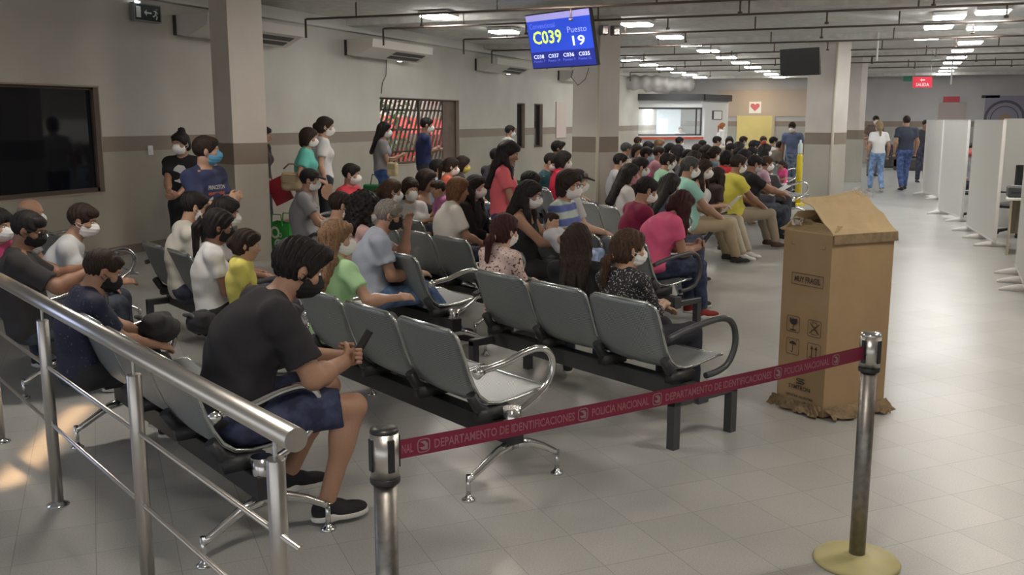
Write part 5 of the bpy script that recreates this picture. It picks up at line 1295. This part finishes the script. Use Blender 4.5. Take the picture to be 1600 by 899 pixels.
# behind
sit(484, 267, 10.4, 80, 'man in grey shirt with black cap and white mask near the green bag', cap=BLKC, top=(.24, .24, .26), pants=(.02, .02, .03), pstyle='plain', arms='thigh', hy=.15, skin='b', lean=.0, S=.98)
sit(549, 256, 11.3, 105, 'man in red polo and white mask leaning back by the wall', top=(.50, .03, .055), hair='short', hy=-.1, arms='lap', skin='b', lean=-.25, fat=1.1)
sit(612, 281, 9.4, 70, 'woman with brown tied hair behind the grey-haired man', fem=1, hair='pony', hc='brown', top=(.30, .30, .31), hp=.15, skin='b')
m20 = sit(641, 280, 9.7, 150, 'woman in white shirt and white mask facing us, green folder on her lap', fem=1, hair='bob', hc='dark', top=(.62, .62, .64), arms='lap', hp=.15, skin='a')
sit(667, 266, 10.4, 100, 'woman in sleeveless black top holding a small child', fem=1, hair='bob', hc='dark', top=BLKC, sleeve=0, arms='hold', mask=None, hp=.1, skin='c', fat=1.25)
sit(684, 287, 9.8, 250, 'small child in purple patterned shirt held by the woman in black', kid=.6, S=.6, hair='short', hc='dark', tstyle='camo', top=(.4, .1, .3), mask=None, z0=.60, skin='b', q=1)
sit(684, 241, 13.8, 75, 'child in light blue shirt with white mask below the barred window', top=(.35, .52, .75), hair='short', kid=.85, hp=.2, skin='a')
sit(705, 247, 13.4, 78, 'woman in coral top with dark ponytail near the barred window', fem=1, hair='pony', hc='dark', top=(.80, .18, .12), hp=.2, skin='a')
sit(723, 245, 14.2, 80, 'woman with yellow mask beside the woman in coral top', fem=1, hair='bob', hc='dark', top=(.05, .05, .06), mask=(.75, .60, .12), skin='b')
m25 = sit(716, 279, 9.3, 74, 'woman with short auburn hair in loose white tee', fem=1, hair='bob', hc='auburn', top=(.78, .75, .70), mask=None, pants=(.02, .02, .04), arms='thigh', lean=.05, curve=.35, fat=1.25, skin='b', sleeve=.75)
sit(744, 274, 9.7, 115, 'woman with long black hair, black top and white mask beside the auburn-haired woman', fem=1, hair='longf', top=BLKC, hy=-.1, sleeve=1.6, skin='a', pants=BLKC, pstyle='plain')
sit(776, 232, 13.5, 50, 'dark-haired person half hidden behind the standing woman in coral tee', hair='short', hc='black', top=(.05, .05, .06))
s27 = stand(795, 221, 9.3, 92, 'woman in coral tee and dark jeans with very long black hair, standing', fem=1, hair='longf', top=(.82, .16, .19), pants=(.025, .035, .09), arms='sphone', hp=.4, hy=.1, skin='b', mask=None, sleeve=.6)
phone(s27, 'smartphone held by the standing woman in coral tee', hand=0)
m28 = sit(828, 283, 8.35, 105, 'woman in black tank top with glasses and white mask, looking at her phone', fem=1, hair='longf', top=BLKC, sleeve=0, glasses=True, hp=.2, hy=.05, arms='phone', pants=(.02, .02, .025), pstyle='plain', skin='b', fat=1.12)
phone(m28, 'smartphone held by the woman in black tank top', hand=0)
sit(862, 326, 8.0, 120, 'baby in white and blue lying on the lap of the woman in black tank top', kid=.5, S=.50, hair='buzz', hc='dark', top=(.6, .6, .65), mask=None, lean=-.9, z0=.62, pants=(.25, .33, .5), skin='a', q=2)
m30 = sit(890, 267, 8.75, 112, 'woman in striped blue and mint shirt with glasses and white mask', fem=1, hair='bob', hc='dark', top=(.3, .4, .5), tstyle='stripes', glasses=True, hy=.15, arms='lap', skin='a', pants=(.16, .24, .36), footf=.1, fat=1.15)
sit(903, 265, 9.9, 85, 'man with dark cap behind the woman in striped shirt', cap=(.03, .02, .025), hair='short', hc='grey', top=(.6, .6, .6), skin='d')
sit(829, 268, 9.9, 80, 'dark-haired person directly behind the woman in black tank top', hair='short', hc='black', top=(.10, .10, .11), mask=None, hp=.3)
sit(861, 240, 14.3, 105, 'boy in dark teal tee with crossed arms left of the middle column', top=(.015, .075, .09), arms='crossed', hp=.4, hair='short', hc='black', skin='b', pants=(.05, .05, .06))
sit(872, 221, 18.2, 85, 'black-haired man in black tee and white mask left of the middle column', S=1.12, top=BLKC, hair='tuft', hc='black', skin='b')
sit(881, 229, 14.2, 80, 'woman in crimson top half hidden by the middle column', S=1.05, fem=1, hair='bob', top=(.50, .02, .06), skin='b')
# standing by the left wall
s38 = stand(412, 192, 13.3, 95, 'person behind the nearest column holding a red folder', fem=1, hair='longf', hc='dark', top=(.04, .03, .035), arms=((.27, .14, .06), (-.24, .03, -.06)), pants=(.02, .02, .03), skin='b', mask=None, S=.97)
s39 = stand(482, 191, 12.2, 82, 'woman in turquoise tee with short dark hair and a beige shoulder bag', fem=1, hair='bob', hc='dark', top=(.13, .52, .46), pants=(.26, .22, .19), pstyle='plain', arms='bag', skin='b', fat=1.1, S=.96)
s40 = stand(508, 183, 12.9, 75, 'woman in white blouse with dark trousers standing right of the turquoise tee', fem=1, hair='lowbun', hc='dark', top=(.70, .71, .72), pants=(.02, .025, .04), pstyle='plain', arms='hang', skin='a', sleeve=.62)
s41 = stand(601, 191, 15.4, 85, 'woman in grey tee and jeans with phone, standing left of the barred window', fem=1, hair='long', hc='black', top=(.26, .25, .27), pants=(.03, .07, .22), arms='sphone', hp=.15, skin='b')
s42 = stand(667, 184, 16.6, 82, 'man in navy polo with crossed arms before the barred window', hair='short', hc='black', top=(.015, .025, .10), pants=(.02, .02, .03), arms='scross', skin='b')
s36 = stand(797, 196, 19.5, 70, 'person in pale top standing by the narrow wall slits', hair='short', hc='black', top=(.55, .55, .55), skin='b')
# right block
m43 = sit(1066, 299, 8.25, 76, 'woman in bright pink tee with long dark red hair bent over her phone', fem=1, hair='longf', hc='red', top=(.75, .12, .26), pants=(.02, .03, .07), mask=None, lean=.42, curve=.45, hp=.55, grip=True, arms=((.05, .48, .16), (-.05, .48, .16)), fat=1.35, skin='b', footf=.05, shoe=(.30, .03, .03), sleeve=.55, q=3, z0=.42)
phone(m43, 'smartphone held by the woman in bright pink tee')
m44 = sit(1011, 277, 8.9, 76, 'man in maroon polo with white mask looking down', top=(.22, .012, .055), hair='short', hc='black', hp=.35, lean=.05, arms='phonelow', skin='b', pants=(.35, .37, .42), footf=.12)
sit(985, 256, 11.3, 82, 'woman in white tee with long black hair and pink mask beside the middle column', fem=1, hair='long', top=(.66, .64, .64), mask=(.62, .26, .32), skin='c', lean=-.05)
sit(1001, 246, 12.4, 82, 'dark-haired young man behind the woman with pink mask', top=(.03, .02, .03), hair='short', skin='b')
sit(1043, 241, 14.6, 82, 'man in pale green tee behind the dark-haired young man', top=(.32, .58, .42), hair='tuft', skin='b', hp=.2, fat=1.1)
sit(1049, 272, 10.2, 60, 'person with long black hair and grey-blue top bent forward', fem=1, hair='longf', top=(.10, .13, .18), hp=.4, mask=None, lean=.1)
def mintlegs(k, S): pass
m49 = sit(1079, 245, 11.1, 80, 'big man in mint tee and khaki trousers with salt-and-pepper hair', top=(.32, .62, .54), hair='short', hc='salt', pants=(.38, .30, .20), pstyle='plain', fat=1.22, footf=.12, skin='b', shoe=(.02, .02, .02), hy=.1, arms='thigh')
m50 = sit(1101, 250, 12.3, 118, 'woman in white strapless top and white mask looking toward us', fem=1, hair='longf', hc='dark', top=(.70, .72, .74), sleeve=0, pants=(.48, .42, .32), pstyle='plain', shoe=(.75, .75, .75), arms='hold', skin='d', footf=.15)
m51 = sit(1154, 242, 13.2, 80, 'man in yellow polo and khaki trousers', top=(.68, .62, .10), hair='short', hc='dark', pants=(.34, .28, .21), pstyle='plain', arms='thigh', skin='c', fat=1.12, footf=.1, shoe=(.08, .04, .03))
m52 = sit(1180, 243, 13.9, 84, 'heavy person in black tee with cap and mask holding white papers', top=BLKC, cap=BLKC, mask=(.6, .58, .58), pants=(.03, .04, .06), arms='reach', skin='c', fat=1.35, hp=.3, footf=.1)
g53 = stand(1222, 254, 18.6, 255, 'little girl in pink tee and pale jeans standing by the benches', fem=1, kid=.6, hair='pony', hc='dark', top=(.80, .09, .28), pants=(.48, .55, .62), arms='hold', mask=None, skin='b', S=.56, q=1)
s54 = stand(1238, 191, 23.2, 215, 'man in blue shirt and white mask standing beside the far bright column', hair='short', hc='dark', top=(.12, .15, .26), pants=(.12, .15, .22), hp=.3, lean=.15, skin='c')
s55 = stand(1129, 192, 35, 75, 'woman in white coat with orange hair standing at the kiosk counter', fem=1, hair='pony', hc='orange', top=(.70, .70, .70), pants=(.5, .5, .5), sleeve=1.7)
# couple and others in the right aisle
s56 = stand(1374, 189, 23.6, 5, 'woman in white tee and blue jeans with blonde hair walking away down the aisle', fem=1, hair='lowpony', hc='blonde', top=(.78, .78, .78), pants=(.14, .22, .38), stride=-.16, skin='b', shoe=(.4, .38, .35))
s57 = stand(1417, 181, 24.2, 0, 'man in dark blue tee and jeans walking away down the aisle', hair='short', hc='dark', top=(.045, .055, .085), pants=(.05, .08, .20), stride=.18, skin='b', fat=1.08, hy=.2)
stand(1343, 182, 29, 90, 'woman with long dark hair and khaki skirt-like trousers standing by the far pillar', fem=1, hair='longf', hc='black', top=(.07, .06, .07), pants=(.25, .19, .10), pstyle='plain', arms='hold', skin='b')
stand(1369, 181, 30, 180, 'dark-haired person facing the walking couple in the far aisle', hair='short', hc='black', top=(.15, .10, .09), pants=(.1, .1, .12), skin='b')
stand(1447, 182, 27, 180, 'person behind the farthest partition, only dark hair seen', hair='short', hc='black', top=(.05, .05, .06), mask=None, S=1.02)
stand(1500, 186, 26, 180, 'person whose dark hair shows above the gap between two partitions', hair='bob', fem=1, hc='black', top=(.1, .1, .12), mask=None, S=.99)
sit(1518, 216, 19.5, 200, 'clerk seated behind the tall white partition, half hidden', hair='short', hc='black', top=(.2, .2, .22), mask=(.5, .1, .1), S=1.05)
stand(1063, 204, 39.2, 180, 'clerk behind the kiosk glass, only dark hair seen', hair='short', hc='black', top=(.3, .3, .32), S=.86, mask=None, z0=0)
# packed far block: x, top y, distance, facing, description, options
FARP = [
 (979, 223, 18.5, 70, 'grey-haired man in mauve tee near the middle column', dict(hc='salt', top=(.24, .15, .18), mask=None)),
 (996, 226, 18.0, 150, 'woman with hand at her mouth beside the grey-haired man in mauve', dict(fem=1, hair='bob', hc='dark', top=(.3, .28, .25), mask=None, arms='face', skin='a')),
 (997, 214, 24.0, 60, 'brown-haired person before the kiosk ledge, leftmost', dict(hc='brown', top=(.3, .3, .3))),
 (970, 240, 14.5, 90, 'person half hidden behind the middle column with pale shirt', dict(hc='black', top=(.4, .42, .45))),
 (1011, 230, 16.4, 100, 'man in bright pink and blue with light blue mask', dict(hc='black', top=(.70, .06, .34), mask=(.40, .60, .70), skin='c')),
 (1014, 222, 20.5, 80, 'dark-haired person behind the man with light blue mask', dict(fem=1, hair='bob', hc='black', top=(.08, .08, .1))),
 (1031, 218, 22.0, 100, 'woman in white with blonde hair and pale blue mask', dict(fem=1, hair='bob', hc='light', top=(.70, .69, .66), mask=(.40, .62, .68), skin='a')),
 (1048, 224, 20.0, 130, 'woman with black hair and white mask left of long-haired woman', dict(fem=1, hair='long', top=(.1, .1, .12))),
 (1062, 214, 25.5, 60, 'person with black hair just below the kiosk counter', dict(hc='black', top=(.1, .1, .1))),
 (1060, 226, 18.8, 45, 'woman with long straight black hair and tan top seen from behind', dict(fem=1, hair='long', top=(.42, .28, .14), mask=None)),
 (1047, 238, 15.3, 80, 'balding man in pale tee behind the man in pale green', dict(hair='bald', hc='salt', top=(.5, .5, .5), skin='c')),
 (1076, 234, 16.3, 70, 'person with black cap behind the big man in mint', dict(cap=BLKC, top=(.1, .1, .12))),
 (1090, 225, 18.8, 70, 'man with cropped dark hair in the packed middle block', dict(hc='dark', top=(.12, .1, .12), skin='c')),
 (1098, 219, 24.0, 60, 'person with black hair in front of the kiosk end', dict(hc='black', top=(.05, .05, .06))),
 (1105, 227, 17.8, 130, 'woman with dark mask and pale blue shirt looking toward us', dict(fem=1, hair='longf', hc='dark', top=(.38, .50, .68), mask=(.06, .05, .05), skin='a')),
 (1121, 210, 25.0, 85, 'man in pale mint tee sitting high before the kiosk corner', dict(hc='black', top=(.55, .62, .55), mask=None, skin='a', S=1.1)),
 (1140, 214, 25.0, 190, 'woman with white mask facing us before the yellow-lit doorway', dict(fem=1, hair='bob', hc='black', top=(.3, .22, .15), skin='a')),
 (1136, 236, 16.0, 60, 'person in bright red shirt behind the man in yellow polo', dict(hc='black', top=(.70, .045, .06), hair='bob', fem=1)),
 (1155, 222, 19.5, 80, 'person with dark hair and black top in front of the yellow-lit doorway', dict(fem=1, hair='longf', hc='black', top=(.04, .04, .05))),
 (1162, 213, 25.5, 80, 'person with brown hair farthest before the yellow-lit doorway', dict(hc='dark', top=(.2, .18, .15))),
 (1179, 220, 20.5, 80, 'man with thick black hair and pale mask right of the yellow-lit doorway', dict(hc='black', hair='tuft', top=(.06, .06, .07), mask=(.40, .55, .5))),
 (1164, 234, 15.9, 80, 'person with dark hair band behind the heavy person with cap', dict(fem=1, hair='pony', hc='black', top=(.08, .08, .09))),
 (1176, 230, 17.6, 80, 'dark-haired person in grey top in the dense block', dict(hc='black', top=(.2, .2, .21))),
 (1193, 213, 26.0, 170, 'person with red mask at the back of the block', dict(hc='brown', top=(.35, .25, .25), mask=(.55, .03, .03))),
 (1209, 214, 25.0, 80, 'person in white top with black hair at the rear right of the packed block', dict(hc='black', top=(.68, .68, .68))),
 (1197, 225, 18.8, 75, 'woman with long black hair right of the dense block centre', dict(fem=1, hair='longf', hc='black', top=(.06, .05, .06))),
 (1199, 237, 16.4, 95, 'child with white mask on the lap near the little girl in pink', dict(kid=.8, hc='brown', top=(.60, .40, .50))),
 (1219, 221, 18.9, 70, 'person in brown shirt leaning forward next to the standing man in blue', dict(hc='dark', top=(.17, .13, .11), lean=.4, hp=.4, arms='thigh', mask=None, skin='a')),
 (1155, 231, 17.2, 75, 'dark-haired person between red shirt and hair-band person', dict(hc='black', top=(.12, .1, .1))),
 (1118, 229, 17.2, 80, 'woman with tan arms and coral mask behind the yellow polo', dict(fem=1, hair='lowbun', hc='dark', top=(.12, .2, .25), skin='a')),
 (1086, 236, 15.4, 75, 'person with long dark hair right behind the mint tee', dict(fem=1, hair='longf', hc='dark', top=(.05, .04, .05))),
 (1122, 262, 12.6, 60, 'person in dark brown bent low behind the woman in white top', dict(hc='dark', fem=1, hair='longf', top=(.05, .03, .03), lean=.3)),
 (1030, 229, 17.5, 95, 'person with dark hair and rose shirt left of the balding man', dict(hc='dark', top=(.45, .2, .25))),
 (1143, 224, 19.0, 85, 'man with dark hair and green shirt behind red shirt', dict(hc='black', top=(.05, .12, .12), skin='c'))]
for x, y, d, ph, lb, o in FARP:
    o = dict(o); o.setdefault('pants', (.06, .06, .08)); o.setdefault('pstyle', 'plain'); sit(x, y, d, ph, lb, **o)
# ---------------------------------------------------------------- carried things
def bag(c, r, col, label, cat='bag', name='shoulder_bag', rz=0, strap=None, q=.02, ht=1.0):
    rt = empty(name, c, rz); tag(rt, label, cat, 'bags in the hall')
    g = Sdf().box((0, 0, r*ht), (r*1.15, r*.5, r*ht), None, .04, .02); g.post = lambda D, X, Y, Z: D+.006*np.sin(X*40+Z*30)*np.sin(Z*37-X*12)
    if name == 'backpack':
        g = Sdf().ell((0, 0, r*.55), (r*1.25, r*.9, r*.6), None, .03).ell((r*.5, -r*.2, r*.9), (r*.7, r*.6, r*.45), None, .03).ell((-r*.6, r*.1, r*.8), (r*.6, r*.6, r*.4), None, .03)
        g.post = lambda D, X, Y, Z: D+.009*np.sin(X*45+Z*38)*np.sin(Z*51-Y*33)
    npmesh('body', [(*g.net(q), 0)], [cloth(col)], rt)
    if name == 'backpack':
        MB().tube([(-r*.8, -r*.3, r*.8), (-r*.4, -r*.9, r*1.1), (r*.3, -r*.8, r*1.2), (r*.8, -r*.4, r*.7)], .012, 6).build('strap', cloth((.08, .08, .085)), rt, smooth=True); return rt
    MB().tube([(-r*.7, 0, r*1.9*ht), (-r*.5, 0, r*2.5*ht), (r*.5, 0, r*2.5*ht), (r*.7, 0, r*1.9*ht)] if not strap else strap, .010, 6).build('handle', cloth(tuple(v*.5 for v in col)), rt, smooth=True)
    MB().b2((-r*.8, -r*.56, r*.9*ht), (r*.8, -r*.5, r*1.7*ht), ch=.01).build('pocket', cloth(tuple(v*.8 for v in col)), rt)
    return rt
p = atd(456, 282, 12.0); bag((p.x, p.y, .88), .115, (.42, .33, .21), 'beige canvas shoulder bag hanging behind the woman in turquoise tee', rz=head(95)+1.57, strap=[(-.10, 0, .27), (-.03, .0, .33), (.03, -.0, .33), (.10, 0, .27)])
p = atd(613, 262, 15.1); bag((p.x, p.y, .88), .085, (.55, .46, .28), 'small cream handbag carried by the woman in grey tee', name='handbag', ht=1.3)
p = atd(441, 345, 12.3); rt = empty('shopping_bag', (p.x, p.y, 0), R(-10)); tag(rt, 'green reusable shopping bag with white print beside the nearest column', 'bag', 'bags in the hall')
GB = mat('bag_green', (.03, .30, .045), .6, bump=.2, scale=20)
MB().add([(-.22, -.11, 0), (.22, -.11, 0), (.22, .11, 0), (-.22, .11, 0), (-.20, -.09, .42), (.21, -.10, .46), (.20, .10, .43), (-.19, .09, .46)], [(3, 2, 1, 0), (0, 1, 5, 4), (1, 2, 6, 5), (2, 3, 7, 6), (3, 0, 4, 7)]).build('body', GB, rt)
for y in (-.1, .1): MB().tube([(-.1, y, .42), (-.08, y, .56), (.08, y, .56), (.1, y, .42)], .008, 6).build('handle', MATS['bag_green'], rt)
mb = MB()
for (cx, cz, r_) in ((-.02, .33, .08), (.03, .18, .07), (-.04, .08, .05), (.07, .30, .03)):
    vs = []
    for k_ in range(16): a = 2*math.pi*k_/16; vs += [(cx+r_*math.cos(a), -.116, cz+r_*math.sin(a)), (cx+r_*.6*math.cos(a), -.116, cz+r_*.6*math.sin(a))]
    mb.add(vs, [(2*k_, 2*k_+1, (2*k_+3) % 32, (2*k_+2) % 32) for k_ in range(16)])
mb.build('printed_pattern', WHITE, rt)
c_, dv = s38['hands'][0]; pw = lw(s38, c_); pw = atd(437, 298, 12.35)
rt = empty('folder', pw, R(20)); tag(rt, 'red folder held low beside the nearest column', 'folder')
Mx = Matrix.Rotation(R(-25), 4, 'Y'); MB().box((0, 0, 0), (.125, .012, .165), Mx, ch=.003).build('cover', mat('folder_red', (.34, .01, .03), .5), rt); MB().box((.004, 0, 0), (.12, .008, .155), Mx).build('paper', WHITE, rt)
p = atd(250+341, 300, 16.5); bag((p.x, p.y, 0), .22, (.02, .16, .05), 'dark green bag on the floor by the wall behind the red polo man', name='tote_bag', ht=1.5)
# backpack on the lap of the navy shirt man, bag on bench behind
lp = lw(m2, np.array(m2['P'])+np.array([.0, .40, .10])); bag(lp, .12, (.03, .03, .035), 'dark backpack on the lap of the man in dotted navy shirt', name='backpack', rz=head(60), q=.012)
lp = at(318, 520, .43); bag((lp.x, lp.y, .43), .11, (.025, .025, .03), 'black backpack on the seat left of the man in black tee', name='backpack', rz=head(50), q=.012)
# papers and folders on laps
def paper(k_, off, label, col=(.75, .75, .76), wd=.105, ht=.15, tilt=.4, hand=None, name='paper'):
    pt = np.array(k_['P'])+np.array(off) if hand is None else k_['hands'][hand][0]+np.array(off)
    rt = MB().box((0, 0, 0), (wd, ht, .004), Matrix.Rotation(tilt, 4, 'X')).build(name, mat('sheet_%02x%02x%02x' % tuple(int(v*255) for v in col), col, .6)); rt.location = lw(k_, pt); rt.rotation_euler = (0, 0, k_['rz']); tag(rt, label, 'paper' if name == 'paper' else 'folder', 'papers held by waiting people'); return rt
paper(m50, (.02, .40, .22), 'white sheet held by the woman in white strapless top', tilt=.8)
paper(m52, (.0, .42, .26), 'white papers held by the heavy person in black tee', tilt=.5)
paper(m20, (0, .26, .13), 'green folder on the lap of the woman in white shirt facing us', col=(.03, .45, .08), tilt=.1, name='folder')
paper(m30, (.10, .36, .16), 'white paper on the lap of the woman in striped shirt', tilt=.1)
paper(m13, (0, .34, .13), 'pale sheet on the lap of the woman in lime green tee', tilt=.1)
# tee prints
def chest(k_, w_, h_, dz=.0, dx=0, off=.0):
    """place on the chest front of a person, in that person's local frame"""
    C = k_['C']; S = k_['S']; f_ = k_['R2']@np.array([0, 1., 0]); x_ = k_['R2']@np.array([-1., 0, 0]); z_ = k_['R2']@np.array([0, 0, 1.])
    o = C+f_*(.108*k_['fat']+.026+off)*S+z_*dz+x_*dx; M = Matrix((Vector(x_), Vector(z_), Vector(f_))).transposed().to_4x4(); M.translation = Vector(o); return M
PW = mat('tee_print_white', (.7, .7, .7), .8); PRD = mat('tee_print_red', (.45, .12, .10), .8)
M = chest(b8, 0, 0, .03); textfit('lettering', 'PRINCETON', M, .20, .034, PW, b8['body'])
mb = MB(); pl(mb, chest(b8, 0, 0, -.02), [(-.09, 0), (.09, .0)], .022); mb.build('tee_print', PRD, b8['body'])
mb = MB(); pl(mb, chest(b8, 0, 0, -.06), [(-.08, -.01), (-.03, .01), (.03, -.01), (.09, .012)], .022); pl(mb, chest(b8, 0, 0, -.09), [(-.05, 0), (.06, 0)], .018); mb.build('tee_print', PW, b8['body'])
bun = PEOPLE[6] if len(PEOPLE) > 6 else None
for P_ in PEOPLE:
    if 'hair bun' in P_['body']['label']:
        mb = MB(); M = chest(P_, 0, 0, .0, 0, .012)
        poly(mb, M, [(-.05, .07), (-.01, .10), (.05, .09), (.07, .05), (.03, .02), (.06, -.02), (.05, -.07), (0, -.09), (-.06, -.07), (-.06, -.03), (-.01, -.02), (-.04, .01), (-.07, .03)])
        mb.build('tee_print', PW, P_['body'])
